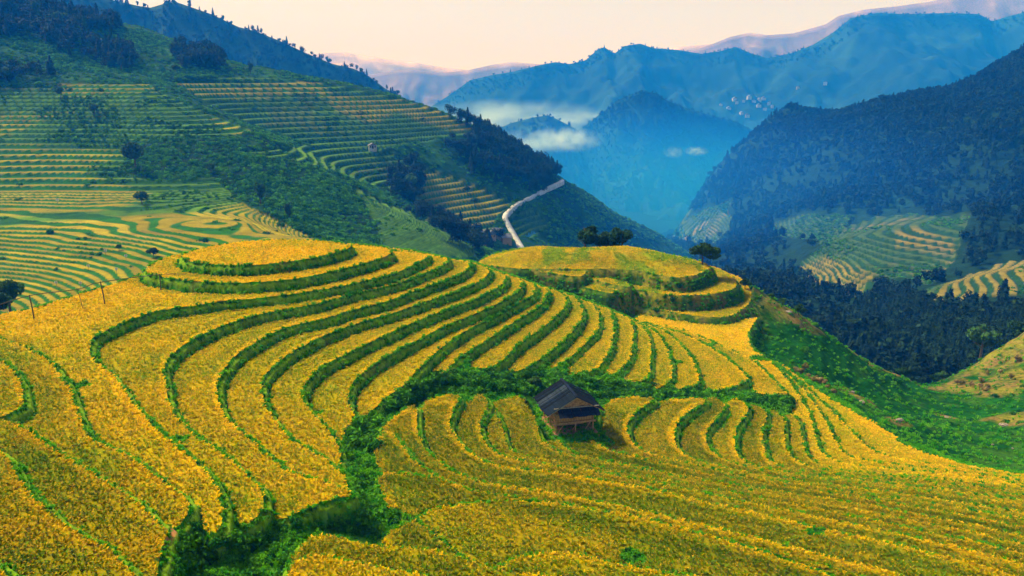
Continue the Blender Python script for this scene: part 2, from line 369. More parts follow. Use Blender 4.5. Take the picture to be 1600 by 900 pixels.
# fields on the near side of the gully (rims seen from behind)
R = {}
R[1] = (-8.6, [(583, 702), (590, 682), (604, 672), (615, 676), (632, 695), (655, 721), (690, 745), (760, 775), (900, 800), (1100, 850), (1300, 905), (1450, 960)])
R[2] = (-9.5, [(597, 664), (615, 648), (640, 632), (649, 632), (652, 648), (653, 668), (660, 686), (670, 705), (690, 720), (710, 732), (740, 745), (800, 757), (900, 772), (1000, 793), (1150, 828), (1300, 866), (1450, 905), (1600, 960)])
R[3] = (-10.4, [(657, 634), (670, 622), (688, 616), (708, 613), (717, 617), (713, 630), (705, 648), (702, 663), (711, 678), (723, 693), (740, 707), (762, 719), (800, 727), (850, 733), (900, 740), (1000, 757), (1150, 790), (1300, 825), (1450, 858), (1600, 898), (1750, 950)])
R[4] = (-11.3, [(737, 624), (745, 614), (758, 615), (764, 627), (757, 643), (751, 662), (756, 681), (766, 696), (783, 706), (812, 715), (850, 721), (900, 728), (960, 738), (1050, 756), (1150, 777), (1300, 808), (1450, 840), (1600, 876), (1750, 915)])
R[5] = (-12.0, [(769, 632), (775, 640), (781, 652), (787, 670), (791, 686), (801, 700), (825, 710), (875, 717), (930, 726), (975, 735), (1050, 748), (1150, 767), (1300, 796), (1450, 827), (1600, 860), (1750, 895)])
R[6] = (-12.9, [(768, 626), (785, 620), (810, 617), (823, 622), (832, 638), (838, 655), (842, 671), (851, 687), (866, 699), (887, 706), (912, 711), (950, 719), (1000, 729), (1075, 744), (1150, 758), (1300, 785), (1450, 814), (1600, 845), (1750, 880)])
R[7] = (-13.7, [(850, 664), (862, 668), (869, 676), (876, 689), (892, 701), (912, 708), (940, 714), (975, 721), (1025, 731), (1100, 745), (1175, 757), (1300, 776), (1450, 803), (1600, 832), (1750, 862)])
R[8] = (-14.7, [(840, 640), (870, 618), (905, 612), (932, 630), (930, 655), (927, 675), (936, 691), (955, 701), (982, 708), (1010, 714), (1050, 723), (1100, 735), (1175, 749), (1300, 767), (1450, 791), (1600, 819), (1750, 848)])
R[9] = (-15.6, [(938, 650), (945, 630), (960, 621), (990, 617), (1021, 620), (1010, 630), (990, 646), (981, 664), (985, 682), (1000, 697), (1030, 710), (1075, 720), (1125, 732), (1175, 743), (1250, 753), (1350, 768), (1475, 786), (1600, 807), (1750, 832)])
R[10] = (-16.5, [(1030, 626), (1050, 622), (1075, 619), (1100, 620), (1102, 627), (1089, 633), (1070, 647), (1056, 666), (1054, 684), (1064, 702), (1087, 715), (1125, 725), (1175, 736), (1250, 747), (1350, 760), (1475, 777), (1600, 796), (1750, 818)])
R[11] = (-17.3, [(1104, 621), (1115, 617), (1127, 624), (1132, 636), (1122, 650), (1107, 667), (1105, 683), (1112, 700), (1130, 714), (1165, 725), (1212, 735), (1300, 747), (1400, 759), (1500, 771), (1600, 786), (1750, 805)])
R[12] = (-18.1, [(1135, 626), (1150, 620), (1162, 626), (1169, 637), (1161, 652), (1150, 671), (1150, 695), (1160, 714), (1187, 726), (1230, 734), (1300, 742), (1400, 753), (1500, 765), (1600, 778), (1750, 794)])
R[13] = (-18.9, [(1171, 628), (1190, 633), (1199, 646), (1193, 668), (1194, 692), (1203, 714), (1227, 727), (1270, 734), (1330, 740), (1410, 749), (1500, 759), (1600, 771), (1750, 785)])
R[14] = (-19.6, [(1200, 640), (1212, 640), (1225, 652), (1226, 678), (1231, 702), (1247, 717), (1275, 728), (1330, 735), (1410, 743), (1500, 753), (1600, 764), (1750, 777)])
R[15] = (-20.4, [(1228, 645), (1240, 645), (1250, 657), (1254, 681), (1261, 705), (1279, 721), (1312, 731), (1370, 736), (1430, 741), (1510, 749), (1600, 758), (1750, 770)])
RW = {k: smooth(at_z(c, z), 4) for k, (z, c) in R.items()}
RL = {1: "small rounded rice field at the left end of the near slope beside the gully",
      2: "rice terrace on the near slope, second from the gully's left bend",
      3: "wide dark-tinged rice terrace curling up beside the gully bushes, left of the hut",
      4: "curled rice terrace with a rounded tip, two fields left of the hut",
      5: "thin slanting rice strip squeezed beside the large green field left of the hut",
      6: "large rice field with a green upper end directly left of the hut",
      7: "narrow rice strip passing just below the front left corner of the hut",
      8: "dark green rice field lying directly below the hut",
      9: "green-gold rice field immediately right of the hut, with a crescent rim",
      10: "broad pale gold rice field, second to the right of the hut",
      11: "greener rice field with a crescent left rim, third to the right of the hut",
      12: "bright golden S-shaped rice field, fourth to the right of the hut",
      13: "greenish S-shaped rice field, fifth to the right of the hut",
      14: "slim golden rice field, sixth to the right of the hut",
      15: "slim golden rice field, seventh to the right of the hut"}
RR = {1: .44, 2: .48, 3: .42, 4: .5, 5: .5, 6: .42, 7: .55, 8: .22, 9: .45, 10: .62, 11: .38, 12: .8, 13: .48, 14: .66, 15: .7}
SB = (-7.7, [(600, 834), (620, 820), (650, 807), (675, 793), (710, 785), (760, 779), (820, 778), (900, 786), (1000, 803), (1100, 830), (1200, 860), (1300, 895), (1450, 960)])
SD = (-8.0, [(590, 748), (597, 736), (625, 735), (650, 737), (687, 746), (725, 757), (775, 768), (850, 777), (950, 793), (1100, 828), (1250, 868), (1400, 915), (1500, 960)])
SC = (-6.2, [(786, 876), (808, 866), (837, 860), (870, 859), (900, 861), (940, 870), (980, 878), (1025, 886), (1070, 893), (1110, 905), (1200, 960)])
SA = (-5.0, [(446, 905), (449, 880), (462, 857), (482, 837), (502, 831), (540, 838), (580, 847), (625, 850), (687, 856), (725, 867), (765, 880), (800, 889), (850, 893), (900, 910), (1000, 980)])
SA2 = (-4.4, [(444, 925), (447, 893), (460, 872), (480, 863), (505, 862), (540, 869), (575, 877), (625, 883), (650, 890), (675, 902), (760, 990)])
bot = [(1450, 1080), (400, 1080)]
def polyf(z, ch, close): return np.vstack([smooth(at_z(ch, z), 4), at_z(close, z)])
fields.append((SD[0], polyf(*SD, [(1300, 1050), (900, 1000), (700, 850), (640, 800), (606, 790)]), "rice field in the lower centre with a blunt end against the gully", 0.4))
fields.append((SB[0], polyf(*SB, [(1300, 1080), (500, 1080), (560, 900)]), "big mottled green and gold rice field filling the lower centre of the view", 0.32))
fields.append((SC[0], polyf(*SC, bot[:1] + [(700, 1080), (750, 900)]), "rounded hump of orange rice at the bottom centre edge", 0.42))
fields.append((SA[0], polyf(*SA, [(1000, 1080), (430, 1080), (440, 960)]), "orange-gold rice terrace at the bottom, just right of the dark bushy gully", 0.5))
fields.append((SA2[0], polyf(*SA2, [(760, 1080), (430, 1080)]), "lowest orange rice rows at the bottom edge beside the dark bushes", 0.46))
for k in range(1, 16):
    if k == 1: inner = smooth(at_z(SD[1][1:], SD[0]), 4)
    else: inner = RW[k - 1]
    fields.append((R[k][0], np.vstack([RW[k], inner[::-1]]), RL[k], RR[k]))
E20 = [(1185, 494), (1173, 512), (1171, 528), (1178, 543), (1203, 561), (1235, 594), (1258, 630), (1270, 658), (1277, 685), (1290, 708), (1325, 722), (1380, 728), (1440, 733), (1520, 742), (1600, 753), (1750, 763)]
E21 = [(1206, 562), (1245, 594), (1275, 630), (1296, 665), (1308, 690), (1325, 708), (1370, 719), (1440, 728), (1520, 737), (1600, 748), (1750, 757)]
E22 = [(1209, 562), (1255, 598), (1297, 637), (1330, 670), (1360, 698), (1400, 712), (1450, 721), (1520, 731), (1600, 743), (1750, 752)]
E23 = [(1200, 561), (1215, 564), (1237, 577), (1262, 596), (1300, 621), (1337, 642), (1375, 663), (1396, 676), (1407, 687), (1437, 701), (1475, 713), (1512, 723), (1550, 730), (1600, 737), (1700, 750), (1800, 765)]
w20 = smooth(at_z(E20, -21.3), 4); w21 = smooth(at_z(E21, -21.9), 4); w22 = smooth(at_z(E22, -22.5), 4); w23 = smooth(at_z(E23, -23.1), 4)
sf_left = at_z([(992, 497), (1000, 489), (1050, 495), (1100, 500), (1160, 497)], -21.3)
in20 = np.vstack([at_z([(994, 500)], -20.1), smooth(at_z(C[19][:8], -20.1), 4), RW[15][6:]])
fields.append((-21.3, np.vstack([sf_left, w20, in20[::-1]]), "flat golden rice field in the saddle below the knoll, running down the right spur", 0.85))
fields.append((-21.9, np.vstack([w21, w20[16:][::-1]]), "golden rice strip on the right spur, third from its outer edge", 0.75))
fields.append((-22.5, np.vstack([w22, w21[::-1]]), "golden rice strip on the right spur, second from its outer edge", 0.78))
fields.append((-23.1, np.vstack([w23, w22[::-1]]), "outermost golden rice strip along the right edge of the spur above the green valley", 0.8))
# the knoll behind the saddle
KDOME = 1
K0 = [(745, 403), (775, 407), (820, 411), (870, 411), (930, 411), (962, 411), (1000, 414), (1025, 419), (1060, 424), (1085, 421), (1105, 413), (1111, 407), (1087, 397), (1062, 392), (1025, 384), (990, 378), (950, 378), (900, 380), (850, 378), (825, 378), (787, 384), (762, 392)]
K1 = [(962, 443), (1000, 452), (1050, 459), (1100, 459), (1137, 453), (1152, 444), (1146, 432), (1125, 418), (1060, 405), (980, 400), (965, 420)]
K1a = [(752, 409), (800, 417), (850, 424), (900, 430), (915, 425), (915, 405), (780, 395)]
K1b = [(880, 427), (937, 438), (980, 447), (980, 440), (940, 430), (895, 420)]
K2a = [(862, 436), (900, 444), (950, 456), (965, 450), (950, 430), (870, 425)]
K2 = [(840, 440), (900, 456), (950, 469), (1000, 478), (1037, 484), (1075, 490), (1115, 494), (1145, 491), (1160, 482), (1172, 470), (1176, 456), (1165, 440), (1130, 425), (950, 420), (840, 425)]
for z, p, lb in ((-13.0, K0, "golden and bright green crop field on top of the round knoll beside the lone tree"),
                 (-17.0, K1, "narrow ragged golden terrace halfway down the knoll"),
                 (-14.5, K1a, "thin golden strip on the left flank of the knoll just under its top field"), (-15.9, K1b, "short ragged golden strip near the middle of the knoll's flank"),
                 (-16.5, K2a, "lower left strip of brownish gold crop on the knoll's flank"), (-20.0, K2, "thin pale golden terrace strip at the foot of the knoll")):
    fields.append((z, smooth(at_z(p, z), 3, True), lb, 0.52))
ISK = set(range(len(fields) - 6, len(fields)))

# base terrain under and around the terraces
G = []
def gz(*a):
    for x, y, z in a: G.append(P(x, y, z))
def gd(*a):
    for x, y, d in a: G.append(at_d(x, y, d * DS))
gz((300, 890, -4.0), (350, 850, -4.9), (350, 890, -4.4), (410, 845, -5.3), (440, 825, -5.9), (520, 805, -6.9), (590, 800, -7.9), (620, 812, -8.6), (575, 750, -8.6), (565, 700, -9.4), (588, 655, -10.3),
   (620, 630, -11.2), (660, 605, -12.0), (720, 598, -12.8), (775, 598, -13.9), (820, 598, -14.9), (870, 602, -15.8), (950, 605, -17.0), (1030, 612, -18.6), (1120, 617, -19.9), (1190, 625, -20.8), (1245, 634, -21.4),
   (400, 430, -6), (100, 520, -6), (200, 650, -6), (100, 800, -5), (0, 900, -4), (-200, 560, -5), (600, 450, -9), (750, 480, -13.5), (850, 510, -17), (950, 540, -19.5), (1050, 540, -22.5), (1150, 580, -24),
   (700, 700, -13), (800, 680, -15), (900, 700, -17.5), (1000, 680, -19), (1100, 700, -21), (1200, 700, -23), (1300, 710, -25), (700, 850, -11), (900, 850, -12), (1100, 850, -14), (1300, 800, -18.5), (1500, 780, -22), (1580, 755, -26), (1500, 880, -19), (1300, 890, -16),
   (550, 880, -8), (700, 1000, -8), (300, 1000, -3), (1080, 510, -24), (1140, 530, -24))
gd((1000, 430, 160), (850, 420, 168), (930, 470, 150), (1050, 480, 150))
G[-4][2] = zf(-17.5); G[-3][2] = zf(-18.5); G[-2][2] = zf(-22); G[-1][2] = zf(-22)
gd((1126, 424, 158), (1160, 441, 158), (1200, 468, 155), (1240, 492, 152), (1185, 490, 148), (1218, 525, 143), (1325, 543, 156), (1410, 591, 161), (1450, 604, 164), (1480, 590, 168), (1540, 556, 172), (1600, 528, 176),
   (1600, 570, 160), (1460, 640, 140), (1300, 602, 125), (1250, 545, 137), (1262, 585, 128), (1350, 620, 130), (1400, 655, 115), (1450, 690, 108), (1520, 705, 108), (1600, 728, 104), (1620, 640, 130), (1520, 640, 142), (1600, 600, 148), (1720, 600, 140), (1720, 700, 100), (1520, 600, 158))
for q in ((-60, 120, -42), (-100, 90, -42), (-45, 150, -48), (0, 175, -48), (-110, 60, -36), (-20, 150, -38), (30, 190, -45), (60, 195, -60), (90, 190, -75), (-70, 180, -48), (20, 178, -30), (40, 185, -36), (110, 185, -72), (135, 190, -72), (-35, 118, -24), (-20, 125, -24), (-70, 95, -20), (5, 140, -28)):
    G.append(np.array((q[0] * DS, q[1] * DS, zf(q[2])), float))
gfun = tps_fit(G)

# polar sheet centred below the camera: finer where the picture needs it
NA, AZ0, AZ1 = 760, math.radians(-41), math.radians(41)
rr = [26.0]
while rr[-1] < 188: rr.append(rr[-1] + 0.17 + 0.15 * min(1, (rr[-1] - 26) / 90))
rr = np.array(rr); az = np.linspace(AZ0, AZ1, NA)
RRg, AZg = np.meshgrid(rr, az, indexing='ij')
X = RRg * np.sin(AZg); Y = RRg * np.cos(AZg)
H = gfun(X, Y)
rough = fbm(X, Y, 5.0, 4, 3)
H += 0.12 * np.sin(H * 2.4) * (X > 25)
H += rough * 0.7 + fbm(X, Y, 1.2, 2, 9) * 0.25 * sstep(50, 30, np.abs(RRg - 60))
for z, poly, lb, ripe in fields:          # the ground under a crop lies below it
    x0, y0 = poly.min(0); x1, y1 = poly.max(0)
    m = (X > x0) & (X < x1) & (Y > y0) & (Y < y1)
    if m.any():
        ii = inside(poly, X[m], Y[m]); H[m] = np.where(ii, np.minimum(H[m], zf(z) - 1.3), H[m])
SOUTH = [i for i, f in enumerate(fields) if any(f[2] == v_ for v_ in RL.values()) or f[0] in (SD[0], SB[0], SC[0], SA[0], SA2[0])]
Du = np.full(X.shape, 9.0)
own = np.full(X.shape, -1, np.int32); Bk = np.full(X.shape, -1e9)
jit = fbm(X, Y, 1.3, 3, 21) * 0.13
rnz = fbm(X, Y, 0.9, 2, 31) * 0.05
for i, (z, poly, lb, ripe) in sorted(enumerate(fields), key=lambda q: q[1][0]):
    top = zf(z) - 0.22
    mrg = 5.0
    x0, y0 = poly.min(0) - mrg; x1, y1 = poly.max(0) + mrg
    m = (X > x0) & (X < x1) & (Y > y0) & (Y < y1)
    if not m.any(): continue
    xs, ys = X[m], Y[m]
    d = sdist(poly, xs, ys) + jit[m]
    slope = 4.0 if i not in ISK else 2.4
    prof = np.where(d < 0, 0.0, np.where(d < 0.15, -0.30 * d / 0.15, np.where(d < 0.42, -0.30, -0.30 - (d - 0.42) * slope + (rough[m] * 0.35 * np.clip(d - 0.6, 0, 1)))))
    if i in ISK: prof = prof * 1.0
    if lb.startswith('golden and bright green crop'): prof = np.where(d < 0, -0.9 + 1.6 * sstep(0, 8, -d), prof - 0.9)
    h = top + prof + np.where(d < 0, rnz[m], 0)
    Hm = H[m]; om = own[m]; Bk[m] = np.maximum(Bk[m], np.where(d > 0.03, h, -1e9))
    better = h > Hm
    om = np.where(better, np.where(d < 0.03, i, np.where((d > .14) & (d < .52), -2, -1)), om)
    H[m] = np.where(better, h, Hm); own[m] = om
    du = Du[m]; Du[m] = np.where((d > 0.03) & (top > Hm + .1) & ~better, np.minimum(du, d), du)
hc = P(890, 672, -14.6); hc = (hc[0], hc[1] + 2.2); _c, _s = math.cos(math.radians(14)), math.sin(math.radians(14))
hx = (X - hc[0]) * _c + (Y - hc[1]) * _s; hy = -(X - hc[0]) * _s + (Y - hc[1]) * _c
hr = np.maximum(np.abs(hx) / 3.0, np.abs(hy + .5) / 3.6)
mh = hr < 1.25; H[mh] = np.minimum(H[mh], zf(-14.9) - .1 + 0.5 * np.clip(hr[mh] - 1.05, 0, 1)); own[hr < 1.08] = -1
foot = (own >= 0) & (Bk > H - np.where(np.isin(own, SOUTH), 0.45, 0.2)) & (Bk < H - 0.02)        # ditch cut along each bank foot so that a dark line shows
H[foot] -= 0.34; own[foot] = -1
# small gaps in the crop
notch = [(122, 598, 1.0), (275, 682, .9), (425, 701, .9), (466, 682, .7), (492, 636, .7), (1192, 558, 1.6), (1275, 826, .6), (982, 857, .5), (990, 868, .8), (1024, 548, .6), (1057, 563, .8), (1083, 556, .6), (1107, 536, .7)]
for nx, ny, nr in notch:
    # find the nearest surface point on the ray
    best = None
    for z in np.unique([f[0] for f in fields]):
        q = at_z([(nx, ny)], z)[0]; ri = np.hypot(*q); ai = math.atan2(q[0], q[1])
        a = int(round((ai - AZ0) / (AZ1 - AZ0) * (NA - 1))); r_ = int(np.argmin(abs(rr - ri)))
        if 0 <= a < NA and abs(H[r_, a] - zf(z) + 0.22) < 0.3: best = q if best is None else (q if np.hypot(*q) < np.hypot(*best) else best)
    if best is not None:
        dd = np.hypot((X - best[0]) / nr, (Y - best[1]) / (nr * 0.55))
        s_ = dd < 1; H[s_] -= 0.45 * (1 - dd[s_] ** 2); own[s_] = -1
V = np.stack([X.ravel(), Y.ravel(), H.ravel()], 1)
NR = len(rr)
idx = np.arange(NR * NA).reshape(NR, NA)
Fq = np.stack([idx[:-1, :-1], idx[:-1, 1:], idx[1:, 1:], idx[1:, :-1]], -1).reshape(-1, 4)[:, ::-1]
o4 = own.ravel()[Fq]
fo = np.where((o4 == o4[:, :1]).all(1), o4[:, 0], -1)
fbund = (o4 == -2).sum(1) >= 2; fo[fo < 0] = -1
for i in ISK:                      # the knoll's strips: keep the largest piece of each
    g_ = (fo == i).reshape(NR - 1, NA - 1); best = None; seen = np.zeros_like(g_)
    for a, b_ in zip(*np.nonzero(g_)):
        if seen[a, b_]: continue
        st_ = [(a, b_)]; seen[a, b_] = True; comp = []
        while st_:
            p, q = st_.pop(); comp.append((p, q))
            for p2, q2 in ((p + 1, q), (p - 1, q), (p, q + 1), (p, q - 1)):
                if 0 <= p2 < NR - 1 and 0 <= q2 < NA - 1 and g_[p2, q2] and not seen[p2, q2]: seen[p2, q2] = True; st_.append((p2, q2))
        if best is None or len(comp) > len(best): best = comp
    if best is not None:
        k_ = np.zeros_like(g_); bb = np.array(best); k_[bb[:, 0], bb[:, 1]] = True; fo[(g_ & ~k_).ravel()] = -1

# albedo of banks, gully and slopes
def mixc(a, b, t): return a + (np.asarray(b) - a) * t[:, None]
xs, ys = X.ravel(), Y.ravel()
n1 = fbm(xs, ys, 2.0, 4, 41); n2 = fbm(xs, ys, 9.0, 4, 51); n3 = fbm(xs, ys, 0.7, 2, 61)
Cc = np.tile(np.array([0.02, 0.17, 0.003]), (len(xs), 1))
Cc = mixc(Cc, (0.10, 0.26, 0.01), sstep(0.0, 0.6, n1))
Cc = mixc(Cc, (0.010, 0.06, 0.008), sstep(0.0, 0.5, n3))
Cc = mixc(Cc, (0.16, 0.10, 0.03), sstep(.30, .5, n2 * .6 + n1 * .5) * .7 * (ys > 58))
bund = (own.ravel() == -2)
Cc = mixc(Cc, (0.20, 0.34, 0.01), bund * 0.8)
def world_poly(pp):      # pixel + distance outline -> world
    return np.array([at_d(p[0], p[1], p[2] * DS)[:2] for p in pp])
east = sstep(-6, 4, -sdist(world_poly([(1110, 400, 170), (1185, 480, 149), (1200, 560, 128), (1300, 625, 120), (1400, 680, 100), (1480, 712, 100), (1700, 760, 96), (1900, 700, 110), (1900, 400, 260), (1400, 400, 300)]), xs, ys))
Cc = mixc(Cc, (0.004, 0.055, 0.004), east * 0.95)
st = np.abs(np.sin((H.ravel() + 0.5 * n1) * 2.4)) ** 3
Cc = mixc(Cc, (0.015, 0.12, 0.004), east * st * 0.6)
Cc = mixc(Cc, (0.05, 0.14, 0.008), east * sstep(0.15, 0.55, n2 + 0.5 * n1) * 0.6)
def blob(x, y, d, r): 
    q = at_d(x, y, d * DS); return np.clip(1 - np.hypot(xs - q[0], ys - q[1]) / r, 0, 1)
dry = np.zeros(len(xs))
for x, y, d, r in ((1225, 480, 153, 7), (1255, 505, 152, 5), (1350, 562, 157, 7), (1400, 590, 160, 6), (1500, 606, 157, 8), (1570, 600, 150, 8), (1600, 580, 155, 8), (1590, 545, 170, 8), (1590, 655, 127, 6), (1555, 560, 168, 12), (1280, 575, 125, 3), (1405, 662, 114, 2.5), (1480, 650, 134, 2.5), (1345, 640, 124, 3), (1330, 610, 127, 3)):
    dry = np.maximum(dry, blob(x, y, d, r))
dry = sstep(0.15, 0.6, dry + 0.35 * n1 * (dry > 0))
Cc = mixc(Cc, (0.20, 0.13, 0.04), dry * sstep(-0.3, 0.3, n1 + n3) * 0.9)
Cc = mixc(Cc, (0.22, 0.20, 0.02), dry * sstep(0.3, -0.3, n1) * 0.8)
kn = sstep(-4, 2, -sdist(world_poly([(740, 400, 160), (840, 440, 152), (985, 495, 141), (1110, 505, 138), (1180, 495, 140), (1175, 450, 156), (1110, 400, 175), (950, 370, 195), (760, 385, 190)]), xs, ys))
Cc = mixc(Cc, (0.030, 0.085, 0.010), kn * 0.85)
Cc = mixc(Cc, (0.14, 0.10, 0.03), kn * sstep(0.0, 0.4, n1) * 0.8)
Cc = mixc(Cc, (0.30, 0.26, 0.015), kn * sstep(0.0, 0.4, n3 * .5 + n2 * .7) * 0.75)
p_ = P(262, 840, -1.2)
redp = np.clip(1.25 - np.hypot((xs - p_[0]) / 0.35, (ys - p_[1]) / 1.6), 0, 1)
Cc = mixc(Cc, (0.30, 0.14, 0.05), np.clip(redp * 2, 0, 1))
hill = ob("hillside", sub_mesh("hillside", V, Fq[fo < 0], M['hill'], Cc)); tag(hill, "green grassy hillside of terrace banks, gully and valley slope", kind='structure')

# ------------------------------------------------------------------ plants
SRC = bpy.data.collections.new("plant_sources")      # sources, shown only through the scatter modifiers
def blades(n, h, spread, wid, mat, gold=True, seed=0, droop=0.45):
    r = random.Random(seed); v = []; f = []; c = []
    for i in range(n):
        a = r.random() * 6.283; sp = spread * (0.25 + 0.75 * r.random()); hh = h * (0.7 + 0.45 * r.random())
        dx, dy = math.cos(a), math.sin(a); bx, by = dx * sp * 0.3, dy * sp * 0.3
        w0 = wid * (0.7 + 0.6 * r.random()); px_, py_ = -dy * w0, dx * w0
        pts = [(bx, by, -0.1), (bx + dx * sp * .35, by + dy * sp * .35, hh * .75), (bx + dx * sp * .8, by + dy * sp * .8, hh * (1.0 - 0.1 * droop)), (bx + dx * sp * 1.25, by + dy * sp * 1.25, hh * (1.0 - droop))]
        ws = (0.7, 1.0, 0.9, 0.25); n0 = len(v)
        isg = gold and r.random() < 0.7
        for (x, y, z), k in zip(pts, ws):
            v.append((x - px_ * k, y - py_ * k, z)); v.append((x + px_ * k, y + py_ * k, z))
        cs = [(.28, .42, .3), (.7, .85, .8), (1.0, 1.0, 1.0), (1.15, 1.0, 1.0)] if isg else [(.2, .42, .4), (.34, .62, .6), (.45, .8, .8), (.5, .9, .9)]
        if not gold: cs = [(.35, .4, .5), (.7, .8, .8), (1, 1, 1), (1.2, 1.15, 1)]
        for q in cs: c += [q, q]
        for k in range(3): f.append((n0 + 2 * k, n0 + 2 * k + 1, n0 + 2 * k + 3, n0 + 2 * k + 2))
    return mesh_np("tuft", v, f, mat, np.array(c), False)
def src_col(name, meshes):
    c = bpy.data.collections.new(name)
    for m in meshes:
        o = bpy.data.objects.new(m.name, m); c.objects.link(o)
    return c
grass_src = src_col("grass_tufts", [blades(13, 0.24, 0.22, 0.03, M['grass'], False, 20 + s, 0.6) for s in range(4)])

def leaf_cloud(n, sx, sy, sz, leaf, mat, seed, lobes=7, lo=0.0):
    """uneven crown: leaf-sized faces clustered round several lobes"""
    g = np.random.default_rng(seed)
    cen = g.normal(size=(lobes, 3)); cen /= np.linalg.norm(cen, axis=1)[:, None]; cen *= g.uniform(0.25, 0.72, (lobes, 1))
    cen[:, 2] = cen[:, 2] * 0.8
    rad = g.uniform(0.30, 0.52, lobes)
    k = g.integers(0, lobes, n)
    d = g.normal(size=(n, 3)); d /= np.linalg.norm(d, axis=1)[:, None]
    p = cen[k] + d * rad[k][:, None] * g.uniform(0.55, 1.05, (n, 1)) ** 0.5
    p = p * np.array([sx, sy, sz])
    nrm = d + g.normal(size=(n, 3)) * 0.6; nrm /= np.linalg.norm(nrm, axis=1)[:, None]
    t = np.cross(nrm, g.normal(size=(n, 3))); t /= np.linalg.norm(t, axis=1)[:, None]; b = np.cross(nrm, t)
    s = leaf * g.uniform(0.6, 1.4, (n, 1))
    v = np.stack([p - t * s, p - b * s * 0.6, p + t * s, p + b * s * 0.6], 1).reshape(-1, 3)
    f = np.arange(n * 4).reshape(n, 4)
    tone = g.uniform(0.65, 1.5, lobes)[k] * g.uniform(0.75, 1.25, n)
    col = np.repeat(np.stack([tone * g.uniform(.8, 1.3, n), tone, tone * .9], 1), 4, 0)
    return v, f, col
def bush_mesh(seed, mat, n=260, leaf=0.16, flat=0.75):
    v, f, c = leaf_cloud(n, 1, 1, flat, leaf, mat, seed, 8); v[:, 2] += flat * 0.55
    return mesh_np("bush", v, f, mat, c, False)
bush_src = src_col("bushes", [bush_mesh(s, M['bush']) for s in range(4)])
def tree_arrays(seed, n, leaf, hgt, wid, conic=False, lobes=9):
    """unit tree: trunk + limbs (returned apart) and crown"""
    g = random.Random(seed); mb = MB()
    lean = (g.uniform(-.06, .06), g.uniform(-.06, .06))
    mb.tube([(0, 0, -0.03 * hgt), (lean[0] * .5 * hgt, lean[1] * .5 * hgt, hgt * .4), (lean[0] * hgt, lean[1] * hgt, hgt * .82)], [0.035 * hgt, 0.024 * hgt, 0.007 * hgt], 6)
    for i in range(6):
        a = i * 1.05 + g.random(); z0 = hgt * (0.3 + 0.08 * i); L = wid * (0.75 - 0.07 * i)
        mb.tube([(lean[0] * z0, lean[1] * z0, z0), (math.cos(a) * L * .5, math.sin(a) * L * .5, z0 + .12 * hgt), (math.cos(a) * L, math.sin(a) * L, z0 + .2 * hgt)], [0.014 * hgt, 0.009 * hgt, 0.003 * hgt], 5)
    if conic:
        gg = np.random.default_rng(seed); z = gg.uniform(0, 1, n) ** 1.2; ang = gg.uniform(0, 6.28, n)
        lay = 0.75 + 0.25 * np.abs(np.sin(z * 22)); rad = (1 - z) * wid * lay * gg.uniform(0.5, 1.05, n) + 0.02 * hgt
        p = np.stack([np.cos(ang) * rad, np.sin(ang) * rad, hgt * (0.18 + 0.86 * z)], 1)
        nr = np.stack([np.cos(ang), np.sin(ang), gg.uniform(0.2, 1.2, n)], 1) + gg.normal(size=(n, 3)) * .3
        nr /= np.linalg.norm(nr, axis=1)[:, None]; t = np.cross(nr, gg.normal(size=(n, 3))); t /= np.linalg.norm(t, axis=1)[:, None]; b = np.cross(nr, t)
        s = leaf * gg.uniform(.6, 1.4, (n, 1)); v = np.stack([p - t * s, p - b * s * .6, p + t * s, p + b * s * .6], 1).reshape(-1, 3)
        f = np.arange(n * 4).reshape(n, 4); tn = gg.uniform(.6, 1.4, n); c = np.repeat(np.stack([tn, tn, tn], 1), 4, 0)
    else:
        v, f, c = leaf_cloud(n, wid, wid, hgt * 0.40, leaf, None, seed, lobes); v[:, 2] += hgt * 0.64
    return mb, v, f, c
def forest_tree(seed, conic):
    mb, v, f, c = tree_arrays(seed, 150, 0.62, 8.0, 2.2 if conic else 3.0, conic)
    return mesh_np("forest_tree", v, f, M['wood_leaf'], c, False)
forest_src = src_col("forest_trees", [forest_tree(s, s % 3 == 0) for s in range(6)])

def near_forest(seed, conic):
    mb, v, f, c = tree_arrays(seed, 520, 0.30, 8.0, 2.2 if conic else 3.0, conic, 11)
    return mesh_np('forest_tree', v, f, M['wood_leaf'], c, False)
near_forest_src = src_col('near_forest_trees', [near_forest(40 + s, s % 3 == 0) for s in range(5)])
def scatter_group():
    """instance a picked member of a collection on every point of the mesh; scale and turn from attributes"""
    g = bpy.data.node_groups.new("scatter_points", 'GeometryNodeTree')
    g.interface.new_socket("Geometry", in_out='INPUT', socket_type='NodeSocketGeometry')
    g.interface.new_socket("Plants", in_out='INPUT', socket_type='NodeSocketCollection')
    g.interface.new_socket("Geometry", in_out='OUTPUT', socket_type='NodeSocketGeometry')
    N = g.nodes; L = g.links
    gi = N.new('NodeGroupInput'); go = N.new('NodeGroupOutput')
    ci = N.new('GeometryNodeCollectionInfo'); ci.inputs['Separate Children'].default_value = True; ci.inputs['Reset Children'].default_value = True
    L.new(gi.outputs['Plants'], ci.inputs['Collection'])
    ip = N.new('GeometryNodeInstanceOnPoints'); ip.inputs['Pick Instance'].default_value = True
    L.new(gi.outputs['Geometry'], ip.inputs['Points']); L.new(ci.outputs[0], ip.inputs['Instance'])
    rs = N.new('GeometryNodeInputNamedAttribute'); rs.data_type = 'FLOAT_VECTOR'; rs.inputs[0].default_value = 'size'
    L.new(rs.outputs[0], ip.inputs['Scale'])
    ru = N.new('GeometryNodeInputNamedAttribute'); ru.data_type = 'FLOAT_VECTOR'; ru.inputs[0].default_value = 'turn'
    L.new(ru.outputs[0], ip.inputs['Rotation'])
    L.new(ip.outputs[0], go.inputs[0])
    return g
SG = scatter_group()
